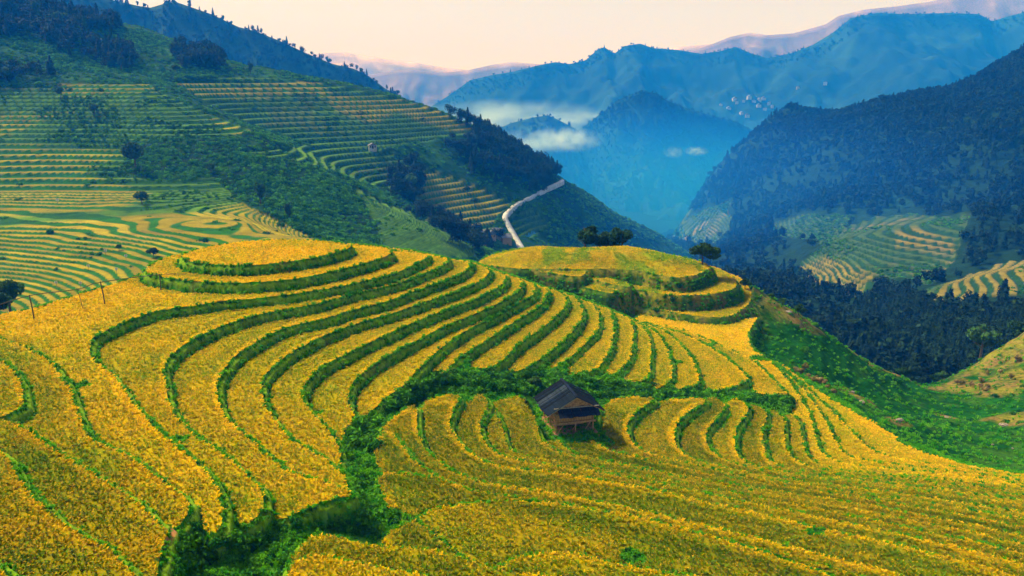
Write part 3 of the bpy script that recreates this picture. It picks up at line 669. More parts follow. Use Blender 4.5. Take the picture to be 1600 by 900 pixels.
def scatter(name, pts, size, col, label, tilt=0.0):
    n = len(pts); me = bpy.data.meshes.new(name); me.vertices.add(n)
    me.vertices.foreach_set("co", np.asarray(pts, np.float32).ravel())
    a = me.attributes.new("size", 'FLOAT_VECTOR', 'POINT'); s = np.asarray(size, np.float32)
    if s.ndim == 1: s = np.stack([s, s, s], 1)
    a.data.foreach_set("vector", s.ravel())
    a = me.attributes.new("turn", 'FLOAT_VECTOR', 'POINT')
    t = np.stack([rng.normal(0, tilt, n), rng.normal(0, tilt, n), rng.uniform(0, 6.283, n)], 1).astype(np.float32)
    a.data.foreach_set("vector", t.ravel())
    o = ob(name, me); md = o.modifiers.new("scatter", 'NODES'); md.node_group = SG
    for it in SG.interface.items_tree:
        if it.name == "Plants": md[it.identifier] = col
    tag(o, label, kind='stuff'); return o

NB = 5
def rice_plants(c, n_q, cell, ripe, seed, green=None, rim=0, inner=0, south=False):
    """c (n,3) plant feet -> blades as real faces with their own albedo"""
    g = np.random.default_rng(seed); n = len(c)
    d = np.hypot(c[:, 0], c[:, 1]); big = np.clip(0.55 + d / 170, 0.75, 1.5)
    h = 0.175 * g.uniform(0.75, 1.3, n) * (0.85 + 0.15 * big)
    a = g.uniform(0, 6.283, (n, NB)); sp = 0.23 * big[:, None] * g.uniform(0.3, 1.0, (n, NB)); hh = h[:, None] * g.uniform(0.7, 1.15, (n, NB))
    wd = 0.046 * big[:, None] * g.uniform(0.7, 1.4, (n, NB))
    dx, dy = np.cos(a), np.sin(a); C3 = c[:, None, :]
    def pt(f, zz, wk):
        return np.stack([C3[..., 0] + dx * sp * f - dy * wd * wk, C3[..., 1] + dy * sp * f + dx * wd * wk, C3[..., 2] + hh * zz], -1)
    v = np.stack([pt(.05, -.35, 0), pt(.55, .72, 1), pt(1.3, .86, 0), pt(.55, .72, -1)], 2)      # n,NB,4,3
    quad = (np.arange(n * NB)[:, None] * 4 + np.arange(4)).reshape(-1, 4); tri = np.zeros((0, 4), np.int64)
    rn = np.clip(ripe + (0.20 + 0.28 * (1 - ripe)) * fbm(c[:, 0], c[:, 1], 4.5, 4, 501) * 1.6 + g.normal(0, 0.10, n) , 0, 1)
    rn = rn + (1 - rn) * rim * 0.85; rn = rn * (1 - inner)
    gold = g.random((n, NB)) < (0.08 + 0.84 * rn[:, None])
    G1 = np.array([0.86, 0.50, 0.001]); G2 = np.array([0.70, 0.50, 0.001]); L1 = np.array([0.15, 0.32, 0.002]); L2 = np.array([0.36, 0.42, 0.002])
    og = fbm(c[:, 0], c[:, 1], 14, 2, 77)[:, None]
    if green is not None: rn = rn * (1 - 0.9 * sstep(0.0, 0.22, fbm(c[:, 0], c[:, 1] * .6, 6, 3, 605))); gold = g.random((n, NB)) < (0.1 + 0.85 * rn[:, None])
    top = np.where(gold[..., None], G2 + (G1 - G2) * rn[:, None, None], L1 + (L2 - L1) * rn[:, None, None]) * g.uniform(0.78, 1.22, (n, NB, 1)) * g.uniform(0.85, 1.15, (n, 1, 1))
    top = top * (0.50 + 0.62 * (ripe + 0.28 * np.reshape(rim + np.zeros(n), (n, 1, 1)))) * np.stack([1 + 0 * og, 1 - 0.07 * og, 1 + 0 * og], -1)  # darker where less ripe; nearest fields also carry painted vignetting this way
    low = np.array([0.26, 0.20, 0.004]) + 0 * top
    top = top * (1 - (0.60 if south else 0.3) * np.reshape(inner + np.zeros(n), (n, 1, 1))); low = top * .72; col = np.stack([low, top * .97, top * 1.02, top * .97], 2)  # shade towards the bank foot is painted into the blade colour
    return v.reshape(-1, 3), quad, tri, col.reshape(-1, 3)
def mesh_mix(name, v, quads_, tris_, nq_mat, mats, col):
    me = bpy.data.meshes.new(name); me.vertices.add(len(v)); me.vertices.foreach_set("co", v.astype(np.float32).ravel())
    nq, ntri = len(quads_), len(tris_)
    me.loops.add(nq * 4 + ntri * 3); me.loops.foreach_set("vertex_index", np.concatenate([quads_.ravel(), tris_.ravel()]).astype(np.int32))
    me.polygons.add(nq + ntri); me.polygons.foreach_set("loop_start", np.concatenate([np.arange(nq) * 4, nq * 4 + np.arange(ntri) * 3]).astype(np.int32))
    mi = np.zeros(nq + ntri, np.int32); mi[nq_mat:] = 1; me.polygons.foreach_set("material_index", mi)
    at = me.attributes.new("Col", 'FLOAT_COLOR', 'POINT'); at.data.foreach_set("color", np.hstack([col, np.ones((len(col), 1))]).astype(np.float32).ravel())
    me.update(calc_edges=True)
    for m in mats: me.materials.append(m)
    return me
ntuft = 0
KG = at_z([(862, 409), (880, 390), (910, 377), (960, 374), (1010, 377), (1045, 386), (1010, 393), (960, 393), (930, 400), (925, 414)], -13.0)
for i, (z, poly, lb, ripe) in enumerate(fields):
    sel = Fq[fo == i]
    if len(sel) < 12: continue
    used = np.unique(sel); mp = np.zeros(len(V), np.int32); mp[used] = np.arange(len(used)); sv_ = V[used]
    q = V[sel]; ar = np.linalg.norm(np.cross(q[:, 2] - q[:, 0], q[:, 3] - q[:, 1]), axis=1) / 2; cc = q.mean(1)
    uu, vv = to_px(cc[:, 0], cc[:, 1], cc[:, 2]); rd = np.hypot(cc[:, 0], cc[:, 1])
    dens = np.interp(rd, [30, 55, 80, 110, 150, 190], RICE_D) * ((uu > -90) & (uu < 1690) & (vv < 960))
    duf = Du.ravel()[sel].mean(1); foot_shade = sstep(2.9, 1.5, duf) * (0.48 if i in SOUTH else 0.25)  # painted shade: crop turns greener and darker close to the bank above
    cnt = rng.poisson(ar * dens); k = np.repeat(np.arange(len(sel)), cnt); m = len(k)
    w4 = rng.dirichlet((1, 1, 1, 1), m) if m else np.zeros((0, 4)); c = (q[k] * w4[:, :, None]).sum(1); ntuft += m
    pv, pq, ptri, pc = rice_plants(c, 0, 0, ripe, i, KG if i in ISK else None, sstep(-0.95, -0.15, sdist(poly, c[:, 0], c[:, 1])) * (1.0 if rd.min() < 85 or z < -14 else .5) if m else 0, foot_shade[k] if m else 0, i in SOUTH)
    org = sv_.mean(0).astype(float); org[2] = sv_[:, 2].min()
    nv = len(sv_); allv = np.vstack([sv_, pv]) - org
    t_ = 0.08 + 0.84 * np.clip(ripe + (0.20 + 0.28 * (1 - ripe)) * 1.6 * fbm(sv_[:, 0], sv_[:, 1], 4.5, 4, 501), 0, 1)
    foot_shade_v = sstep(2.9, 1.5, Du.ravel()[used]) * (0.48 if i in SOUTH else 0.25); t_ = (t_ * (1 - foot_shade_v))[:, None]
    sc_ = (np.array([0.32, 0.38, 0.002]) * (1 - t_) + np.array([0.84, 0.47, 0.001]) * t_) * (0.50 + 0.62 * ripe) * 0.74 * (1 - (0.6 if i in SOUTH else 0.3) * foot_shade_v)[:, None]  # sheet below the plants holds the same painted bank-foot shade
    if i in ISK: kg_ = (0.8 * sstep(0.0, 0.22, fbm(sv_[:, 0], sv_[:, 1] * .6, 6, 3, 605)))[:, None]; sc_ = sc_ * (1 - kg_) + np.array([0.12, 0.24, 0.004]) * kg_
    col = np.vstack([sc_, pc])
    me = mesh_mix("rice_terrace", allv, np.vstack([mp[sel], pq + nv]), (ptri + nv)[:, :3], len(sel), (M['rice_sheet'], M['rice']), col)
    o = ob("rice_terrace", me, None, tuple(org))
    tag(o, lb, "rice field", "golden rice terraces on the near hill" if i not in ISK else "crop terraces on the round knoll")

# surface lookup in the foreground sheet
def fg_z(x, y):
    r = math.hypot(x, y); a = math.atan2(x, y)
    i = int(np.clip(np.searchsorted(rr, r), 1, NR - 1)); j = int(np.clip(round((a - AZ0) / (AZ1 - AZ0) * (NA - 1)), 0, NA - 1))
    return float(H[i, j])
# grass on the banks, bushes in the gully
fcen = V[Fq[fo < 0]].mean(1); q4 = V[Fq[fo < 0]]
areas = np.linalg.norm(np.cross(q4[:, 2] - q4[:, 0], q4[:, 3] - q4[:, 1]), axis=1) / 2
rad_ = np.hypot(fcen[:, 0], fcen[:, 1])
base_h = gfun(fcen[:, 0], fcen[:, 1])
isbase = fcen[:, 2] < base_h + 1.1
poly_east = world_poly([(1110, 400, 170), (1185, 480, 149), (1200, 560, 128), (1300, 625, 120), (1400, 680, 100), (1480, 712, 100), (1700, 760, 96), (1900, 700, 110), (1900, 400, 260), (1400, 400, 300)])
ineast = inside(poly_east, fcen[:, 0], fcen[:, 1])
wt = areas * np.where(rad_ < 62, 2.2, np.where(rad_ < 130, 1.0, 0.35)) * np.where(ineast, 0.12, 1.0) * np.where(fbund[fo < 0], 0.15, 1.0) * (0.25 + 0.9 * sstep(-.5, .3, fbm(fcen[:, 0], fcen[:, 1], 2.2, 3, 311)))
pick = rng.choice(len(wt), 110000, p=wt / wt.sum())
gp = fcen[pick] + rng.normal(0, 0.08, (len(pick), 3)) * [1, 1, 0]
scatter("bank_grass", gp, rng.uniform(0.6, 1.3, len(gp)) * np.interp(rad_[pick], [40, 60, 110], [.6, .85, 1.25]), grass_src, "green grass growing on the terrace banks and slopes", 0.25)
gul = world_poly_z = None
gpoly = np.vstack([at_z([(285, 905), (290, 830), (330, 845), (400, 825), (470, 800), (545, 782), (545, 740), (538, 700), (552, 655), (585, 645), (640, 600), (690, 588), (740, 580), (860, 582), (950, 594), (1050, 608), (1180, 616), (1245, 622),
                          (1255, 642), (1200, 634), (1120, 622), (1040, 622), (960, 617), (940, 640), (925, 625), (840, 612), (750, 612), (690, 612), (640, 628), (590, 660), (582, 720), (592, 780), (640, 800), (600, 832), (500, 826), (455, 850), (440, 905)], -11.0)])
ingul = np.zeros(len(fcen), bool)
# project the bank faces into the picture to find the gully's bush belt
dx = fcen - np.array([0, 0, CAMZ]); dep = dx[:, 1] * cp - dx[:, 2] * sp_; up = dx[:, 1] * sp_ + dx[:, 2] * cp
pu = 800 + F * dx[:, 0] / dep; pv = 450 - F * up / dep
gpx = np.array([(285, 915), (275, 835), (300, 815), (330, 845), (400, 825), (470, 800), (545, 782), (545, 740), (538, 700), (552, 655), (585, 645), (640, 600), (690, 585), (740, 580), (860, 582), (950, 594), (1050, 608), (1180, 616), (1245, 622),
                (1255, 642), (1200, 634), (1120, 624), (1040, 624), (960, 619), (940, 640), (925, 625), (840, 612), (750, 614), (690, 614), (640, 630), (590, 662), (582, 720), (592, 780), (640, 800), (600, 832), (500, 828), (460, 850), (440, 915)], float)
ingul = inside(gpx, pu, pv) & (isbase | (pv > 800)) & (rad_ < 125)
wt = areas * ingul
hutc = P(890, 672, -14.6)
wt *= np.hypot(fcen[:, 0] - hutc[0], fcen[:, 1] - hutc[1] - 2) > 3.6
pick = rng.choice(len(wt), 1500, p=wt / wt.sum())
scatter("gully_bushes", fcen[pick] + [0, 0, -0.35], rng.uniform(0.35, 1.05, len(pick)) * np.where(rad_[pick] < 60, 0.7, 1.0), bush_src, "tangled dark green bushes and tall weeds filling the gully")
# scrub on knoll flank and eastern slope
wt = areas * (ineast | (inside(world_poly([(740, 400, 160), (985, 495, 141), (1180, 495, 140), (1110, 400, 175), (950, 370, 195), (760, 385, 190)]), fcen[:, 0], fcen[:, 1]))) * (fbm(fcen[:, 0], fcen[:, 1], 8, 3, 77) > 0.05)
pick = rng.choice(len(wt), 600, p=wt / wt.sum())
scatter("slope_scrub", fcen[pick] + [0, 0, -0.40], rng.uniform(0.2, 0.95, len(pick)), bush_src, "low green scrub on the knoll flank and the valley slope")

def sample_patch(x, y, z, weight, n):
    nr, nc = x.shape
    ar = np.abs((x[1:, :-1] - x[:-1, :-1]) * (y[:-1, 1:] - y[:-1, :-1]) - (x[:-1, 1:] - x[:-1, :-1]) * (y[1:, :-1] - y[:-1, :-1]))
    wv = (ar * weight[:-1, :-1]).ravel(); p = rng.choice(len(wv), n, p=wv / wv.sum()); i, j = np.divmod(p, nc - 1)
    fx, fy = rng.random(n), rng.random(n)
    f = lambda A: A[i, j] + (A[i + 1, j] - A[i, j]) * fx + (A[i, j + 1] - A[i, j]) * fy
    return np.stack([f(x), f(y), f(z)], 1)
# ------------------------------------------------------------------ left valley side with its terraces
LP = [(-120, 520, 200), (0, 500, 205), (0, 470, 220), (130, 450, 222), (130, 432, 228), (230, 432, 222), (235, 405, 240), (300, 400, 240), (350, 388, 245), (420, 375, 250), (480, 367, 255),
      (-120, 440, 235), (0, 400, 255), (100, 390, 258), (200, 372, 266), (300, 355, 278), (390, 335, 290), (0, 350, 290), (120, 345, 295), (220, 340, 300), (-60, 560, 160), (200, 470, 180), (400, 440, 200), (0, 320, 330), (200, 315, 335), (300, 305, 345),
      (-120, 330, 320), (0, 250, 385), (120, 255, 385), (200, 245, 390), (300, 255, 385), (380, 290, 365), (450, 330, 345), (520, 370, 330), (600, 385, 330), (480, 385, 300), (-120, 200, 420), (0, 190, 440), (120, 185, 445), (200, 180, 450), (300, 185, 445), (390, 206, 430), (440, 245, 410), (500, 275, 400), (560, 310, 388), (640, 345, 378), (700, 372, 370), (742, 395, 362),
      (760, 430, 350), (0, 130, 490), (100, 125, 500), (200, 135, 490), (250, 150, 470), (-120, 60, 520), (0, 50, 560), (100, 75, 560), (200, 98, 560), (300, 112, 570), (400, 118, 590), (520, 128, 610), (620, 150, 625), (700, 177, 640), (760, 207, 650), (800, 232, 655), (830, 252, 655), (868, 284, 640),
      (450, 165, 560), (560, 175, 575), (420, 205, 520), (520, 230, 520), (620, 230, 550), (700, 230, 590), (580, 280, 500), (640, 300, 500), (680, 335, 490), (720, 340, 510), (780, 300, 560), (760, 365, 500), (740, 385, 470), (800, 380, 500), (790, 335, 530), (830, 310, 570), (850, 340, 560), (850, 375, 540), (930, 320, 640), (930, 375, 600), (1000, 350, 690), (1040, 372, 700), (1000, 400, 620), (900, 420, 460)]
lp = [at_d(*p) for p in LP]
# hidden far side of the shoulder, and low ground behind the near spur
lp += [np.array(q, float) for q in ((-130, 720, -20), (0, 760, -70), (60, 760, -110), (-300, 700, 60), (140, 760, -150), (40, 420, -75), (0, 400, -70))]
lfun = tps_fit(lp, 0.05)
def grid_patch(az0, az1, na, d0, d1, nd, fun, geo=1.0):
    a = np.linspace(math.radians(az0), math.radians(az1), na); t = np.linspace(0, 1, nd)
    d = d0 * (d1 / d0) ** t if geo else d0 + (d1 - d0) * t
    Rg, Ag = np.meshgrid(d, a, indexing='ij'); x = Rg * np.sin(Ag); y = Rg * np.cos(Ag)
    return x, y, fun(x, y)
def quads(nr, nc):
    i = np.arange(nr * nc).reshape(nr, nc)
    return np.stack([i[:-1, :-1], i[:-1, 1:], i[1:, 1:], i[1:, :-1]], -1).reshape(-1, 4)[:, ::-1]
def fine_low(z, zb, k):
    return np.where(z > zb, z, zb + (z - zb) * k)
def coarse_low(z, zb, k):
    return np.where(z > zb, z, zb + (z - zb) / k)
def terrace(z, step, ph, sharp=0.72, cut=0.5):
    """z quantised into treads and risers; returns height, level, 0 on treads .. 1 on risers"""
    q = z / step + ph; lv = np.floor(q); fr = q - lv
    rise = sstep(sharp, 1.0, fr)
    return (lv + rise - ph) * step, lv.astype(int), sstep(cut, cut + 0.14, fr) * (1 - sstep(0.97, 1.0, fr) * 0.6)
x, y, z = grid_patch(-38, 14, 500, 150, 760, 440, lfun)
u, v = to_px(x, y, z)
def region(u, v, polys, soft=6):
    m = np.zeros(u.shape)
    for p in polys:
        p = np.array(p, float)
        s = (u > p[:, 0].min() - 20) & (u < p[:, 0].max() + 20) & (v > p[:, 1].min() - 20) & (v < p[:, 1].max() + 20)
        if s.any(): m[s] = np.maximum(m[s], sstep(-soft, soft, -sdist(p, u[s], v[s])))
    return m
wob = fbm(x, y, 40, 3, 5)
terr = region(u + wob * 10, v + wob * 4, [
    [(-300, 125), (60, 135), (110, 128), (230, 130), (260, 150), (330, 180), (395, 205), (330, 215), (240, 215), (210, 240), (180, 268), (240, 285), (340, 280), (362, 300), (370, 315), (480, 366), (520, 400), (300, 480), (-300, 560)],
    [(255, 125), (330, 120), (400, 119), (520, 130), (620, 152), (700, 178), (760, 207), (700, 215), (640, 222), (560, 232), (480, 225), (400, 195), (330, 160)],
    [(360, 235), (470, 225), (600, 232), (640, 250), (690, 270), (760, 295), (800, 312), (785, 335), (770, 360), (690, 362), (650, 330), (640, 300), (560, 282), (480, 258)],
    [(540, 285), (600, 315), (690, 340), (745, 385), (750, 405), (600, 400), (590, 350)],
    [(795, 335), (830, 325), (860, 345), (830, 372), (800, 368)]])
gold = region(u + wob * 8, v + fbm(x, y, 25, 3, 8) * 9, [
    [(-300, 345), (0, 352), (90, 345), (240, 340), (390, 315), (500, 372), (300, 410), (200, 470), (-300, 600)],
    [(-300, 235), (0, 222), (200, 238), (130, 262), (180, 290), (240, 303), (150, 330), (0, 335), (-300, 340)],
    [(-300, 175), (120, 172), (60, 190), (0, 215), (-300, 225)], [(90, 128), (230, 132), (260, 140), (230, 148), (90, 145)],
    [(330, 180), (400, 205), (370, 210), (330, 190)], [(500, 140), (640, 150), (760, 207), (700, 205), (620, 170), (580, 185), (520, 170)],
    [(640, 262), (700, 272), (800, 315), (780, 345), (740, 362), (690, 345), (655, 300)], [(270, 125), (500, 128), (520, 148), (400, 152), (300, 145)]], 5)
zq = z + wob * 0.7 + fbm(x, y, 15, 2, 33) * 0.3
zt, lev, ris = terrace(fine_low(zq, -26.0, 3.6), 2.0, 0.3, 0.72, np.where(zq < -24, 0.5, 0.34)); zt = coarse_low(zt, -26.0, 3.6)
zt2, lev2, ris2 = terrace(z + wob * 0.5 + fbm(x, y, 60, 2, 34) * 1.0, 3.1, 0.3, 0.72, 0.40)
farm = (u + wob * 10 > np.interp(v, [100, 140, 205, 280, 340, 400], [225, 255, 400, 505, 645, 760])) & (y > 400)
zt = np.where(farm, zt2, zt); lev = np.where(farm, lev2 + 1000, lev); ris = np.where(farm, ris2, ris)
z_s = z + fbm(x, y, 30, 4, 15) * 2.2
tm = terr > 0.5
blend = sstep(0.3, 0.6, terr)
znew = z_s * (1 - blend) + zt * blend
xs2, ys2 = x.ravel(), y.ravel()
n1 = fbm(xs2, ys2, 14, 4, 71); n2 = fbm(xs2, ys2, 45, 3, 73); n3 = fbm(xs2, ys2, 4, 3, 79)
Cl = np.tile(np.array([0.010, 0.055, 0.008]), (len(xs2), 1))
Cl = mixc(Cl, (0.03, 0.11, 0.012), sstep(0, .5, n1)); Cl = mixc(Cl, (0.014, 0.05, 0.02), sstep(0, .5, n3 - n1 * .5))
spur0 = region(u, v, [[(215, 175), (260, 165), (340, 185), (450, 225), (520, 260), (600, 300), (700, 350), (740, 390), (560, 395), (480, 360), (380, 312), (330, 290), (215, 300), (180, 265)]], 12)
tread = np.tile(np.array([0.07, 0.165, 0.010]), (len(xs2), 1)); tread = mixc(tread, (0.28, 0.22, 0.006), np.clip(gold.ravel() * 1.0 + n1 * 0.15, 0, 1))
pk = sstep(.35, .6, n2 + n1 * .4) * 0.4
tread = mixc(tread, (0.14, 0.10, 0.04), pk)
lvr = ((lev.ravel() * 7919) % 13) / 13.0
tread *= (0.75 + 0.5 * lvr)[:, None]
riser = np.tile(np.array([0.016, 0.075, 0.010]), (len(xs2), 1)); riser = mixc(riser, (0.02, 0.12, 0.008), np.clip(gold.ravel(), 0, 1) * .8)
tc_ = mixc(tread, riser * 1.0, ris.ravel()) if False else tread + (riser - tread) * ris.ravel()[:, None]
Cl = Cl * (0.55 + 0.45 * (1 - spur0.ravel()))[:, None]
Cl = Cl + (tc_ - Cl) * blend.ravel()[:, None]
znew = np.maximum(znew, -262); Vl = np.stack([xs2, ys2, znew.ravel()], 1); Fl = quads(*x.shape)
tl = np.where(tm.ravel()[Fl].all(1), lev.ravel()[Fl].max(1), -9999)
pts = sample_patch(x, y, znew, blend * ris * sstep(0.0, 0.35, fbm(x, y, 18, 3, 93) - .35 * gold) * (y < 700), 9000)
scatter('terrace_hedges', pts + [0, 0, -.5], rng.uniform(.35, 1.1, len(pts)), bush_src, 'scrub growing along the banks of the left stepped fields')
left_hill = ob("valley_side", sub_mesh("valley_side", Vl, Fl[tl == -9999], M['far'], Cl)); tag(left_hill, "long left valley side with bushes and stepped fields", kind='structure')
for L_ in np.unique(tl):
    if L_ == -9999: continue
    s = Fl[tl == L_]
    if len(s) < 40: continue
    ob("terrace", sub_mesh("terrace", Vl, s, M['far'], Cl), left_hill)
# bushes and woods on the left side
woods = region(u + wob * 8, v + wob * 6, [[(-300, -50), (60, 0), (100, 25), (190, 45), (200, 90), (120, 95), (60, 60), (-300, 70)], [(150, 70), (200, 78), (205, 100), (160, 105)], [(270, 75), (345, 85), (340, 108), (280, 104)], [(-300, 110), (110, 118), (110, 135), (-300, 135)],
    [(700, 178), (770, 200), (870, 272), (850, 305), (800, 300), (720, 262), (700, 235), (760, 215)], [(640, 255), (665, 270), (650, 320), (690, 345), (745, 375), (800, 370), (750, 400), (700, 375), (620, 320), (600, 290)]])
vis = (y > 140)
bw = (1 - blend) * (0.15 + 1.2 * sstep(-0.1, 0.5, fbm(x, y, 22, 3, 91))) * vis + blend * 0.006
spur = region(u, v, [[(215, 175), (260, 165), (340, 185), (450, 225), (520, 260), (600, 300), (700, 350), (740, 390), (560, 395), (480, 360), (380, 312), (330, 290), (215, 300), (180, 265)]], 12)
bw = bw * (1 + 3.5 * spur + 1.2 * region(u, v, [[(-300, 30), (60, 60), (250, 90), (420, 112), (380, 122), (120, 128), (-300, 140)]], 8))
pts = sample_patch(x, y, znew, bw, 42000)
scatter("hillside_shrubs", pts + [0, 0, -1.0], rng.uniform(0.8, 2.3, len(pts)), bush_src, "bushes and shrubs spread over the left valley side")
pts = sample_patch(x, y, znew, woods * sstep(-.35, .15, fbm(x, y, 40, 3, 95)) + .0, 2000)
scatter("hillside_wood", pts + [0, 0, -0.6], rng.uniform(0.8, 1.7, len(pts)), near_forest_src, "dark woods along the top and edge of the left valley side")
def surf(x, y, z):
    def f(px_, py_, dlo, dhi):
        """first point of the patch on the ray through a photo pixel"""
        r = rays([(px_, py_)])[0]; ts = np.linspace(dlo, dhi, 900) / r[1]
        return r, ts
    return f
def on_fun(fun, px_, py_, dlo, dhi):
    r = rays([(px_, py_)])[0]; ds = np.linspace(dlo, dhi, 1500); t = ds / r[1]
    X_, Z_ = r[0] * t, CAMZ + r[2] * t; h = fun(X_, ds); k = np.nonzero(Z_ < h)[0]
    k = k[0] if len(k) else len(ds) - 1
    return np.array([X_[k], ds[k], h[k]])

# ------------------------------------------------------------------ right mountain
RP = [(1075, 335, 880), (1060, 358, 860), (1110, 275, 960), (1150, 215, 1050), (1200, 172, 1080), (1230, 160, 1080), (1265, 168, 1050), (1300, 180, 980), (1350, 156, 960), (1400, 150, 940), (1440, 141, 920), (1500, 138, 900), (1560, 102, 880), (1600, 82, 870), (1700, 20, 860), (1850, -60, 850),
      (1100, 340, 800), (1150, 320, 760), (1140, 380, 680), (1070, 395, 720), (1100, 420, 600), (1200, 300, 760), (1200, 400, 560), (1200, 240, 880), (1300, 250, 760), (1300, 330, 620), (1400, 250, 720), (1400, 330, 590), (1500, 230, 680), (1500, 320, 560), (1600, 200, 660), (1600, 310, 540), (1750, 200, 640), (1750, 330, 500),
      (1250, 400, 520), (1260, 440, 470), (1300, 470, 420), (1330, 480, 400), (1300, 380, 500), (1400, 360, 500), (1500, 350, 490), (1350, 420, 440), (1430, 420, 430), (1480, 400, 440), (1500, 455, 330), (1550, 425, 340), (1620, 412, 340), (1460, 450, 350), (1420, 470, 330), (1400, 520, 270), (1500, 520, 250), (1600, 480, 280), (1600, 520, 230), (1750, 500, 230), (1250, 500, 330), (1300, 540, 260), (1380, 575, 235), (1460, 585, 215), (1180, 440, 430), (1200, 480, 340), (1750, 400, 330)]
rp = [at_d(p[0], p[1] + (9 if p[1] < 200 and p[0] < 1700 else 0), p[2]) for p in RP if not (p[1] == 172 or p[1] == 215)] + [at_d(1200, 190, 1080), at_d(1180, 212, 1060), at_d(1150, 240, 1020)] + [np.array(q, float) for q in ((300, 1150, -170), (500, 1150, -80), (420, 1250, -160), (700, 1150, -60), (250, 1250, -220), (180, 1000, -240), (140, 850, -200), (120, 700, -160))]
rfun0 = tps_fit(rp, 0.004)
def rfun(x, y): return rfun0(x, y)
x3, y3, z3 = grid_patch(4, 38, 340, 195, 1300, 310, rfun)
u3, v3 = to_px(x3, y3, z3)
wob3 = fbm(x3, y3, 60, 3, 105)
wobb = fbm(x3, y3, 16, 3, 107)
terr3 = region(u3 + wob3 * 22 + wobb * 10, v3 + wob3 * 8 + wobb * 4, [[(1205, 350), (1270, 335), (1335, 335), (1330, 365), (1290, 382), (1215, 372)], [(1250, 410), (1290, 385), (1370, 340), (1420, 328), (1500, 335), (1505, 380), (1490, 400), (1440, 440), (1400, 435), (1345, 440), (1320, 470), (1290, 455), (1255, 435)],
    [(1450, 460), (1510, 420), (1570, 405), (1750, 392), (1750, 455), (1570, 462), (1510, 475), (1470, 475)], [(1040, 355), (1100, 320), (1150, 318), (1150, 360), (1110, 385), (1060, 380)]])
gold3 = region(u3, v3, [[(1450, 465), (1510, 420), (1570, 405), (1750, 390), (1750, 455), (1560, 462), (1500, 478)], [(1400, 362), (1430, 355), (1490, 375), (1490, 395), (1400, 385)], [(1250, 415), (1290, 400), (1380, 430), (1320, 470), (1260, 435)]], 6)
zt3, lev3, ris3 = terrace(z3 + wob3 * 1.2, 1.7, 0.1, 0.72, 0.42)
bl3 = sstep(.3, .6, terr3)
zn3 = (z3 + fbm(x3, y3, 55, 4, 115) * 8 * sstep(200, 500, np.hypot(x3, y3))) * (1 - bl3) + zt3 * bl3
xr, yr = x3.ravel(), y3.ravel(); n1 = fbm(xr, yr, 30, 4, 121); n2 = fbm(xr, yr, 90, 3, 123)
Cr = np.tile(np.array([0.008, 0.028, 0.012]), (len(xr), 1)); Cr = mixc(Cr, (0.010, 0.034, 0.014), sstep(0, .6, n1))
low = region(u3, v3, [[(1180, 400), (1300, 330), (1500, 290), (1800, 300), (1800, 520), (1400, 560), (1250, 470)]], 30).ravel()
Cr = mixc(Cr, (0.03, 0.12, 0.03), low * sstep(-0.2, 0.5, n2) * .8)
tr3 = np.tile(np.array([0.05, 0.10, 0.025]), (len(xr), 1)); tr3 = mixc(tr3, (0.21, 0.17, 0.025), gold3.ravel()); tr3 = mixc(tr3, (0.25, 0.18, 0.12), sstep(.2, .6, n1) * .5)
ri3 = np.array([0.015, 0.055, 0.018]); tcc = tr3 + (ri3 - tr3) * ris3.ravel()[:, None]
Cr = Cr + (tcc - Cr) * bl3.ravel()[:, None]
zn3 = np.maximum(zn3, -262); Vr = np.stack([xr, yr, zn3.ravel()], 1); Fr = quads(*x3.shape)
tl = np.where((terr3 > 0.5).ravel()[Fr].all(1), lev3.ravel()[Fr].max(1), -9999)
pts = sample_patch(x3, y3, zn3, bl3 * sstep(-.1, 0.4, fbm(x3, y3, 25, 3, 193) - .4 * gold3), 5000)
scatter('field_scrub', pts + [0, 0, -.6], rng.uniform(.4, 1.5, len(pts)), bush_src, 'scrub dotted over the stepped fields below the forested mountain')
right_mt = ob("forested_mountain", sub_mesh("forested_mountain", Vr, Fr[tl == -9999], M['far'], Cr)); tag(right_mt, "dark forested mountainside on the right with pale stepped fields at its foot", kind='structure')
for L_ in np.unique(tl):
    if L_ == -9999: continue
    s = Fr[tl == L_]
    if len(s) < 25: continue
    ob("terrace", sub_mesh("terrace", Vr, s, M['far'], Cr), right_mt)
wf = (1 - sstep(.02, .2, terr3)) * (0.35 + sstep(-.3, .2, fbm(x3, y3, 70, 3, 131))) * (1 - 0.75 * low.reshape(bl3.shape))
pts = sample_patch(x3, y3, zn3, wf, 20000)
scatter("mountain_forest", pts + [0, 0, -1.0], rng.uniform(0.5, 1.25, len(pts)), forest_src, "dense dark forest covering the right mountainside")
low_w = region(u3, v3, [[(1290, 500), (1340, 488), (1370, 465), (1420, 466), (1440, 478), (1470, 496), (1530, 500), (1560, 498), (1700, 494), (1750, 560), (1480, 600), (1380, 580)]], 8) 
pts = sample_patch(x3, y3, zn3, low_w, 3000)
scatter("valley_wood", pts + [0, 0, -0.6], rng.uniform(0.35, 0.85, len(pts)), near_forest_src, "dark wood on the lower right valley slope behind the green saddle")

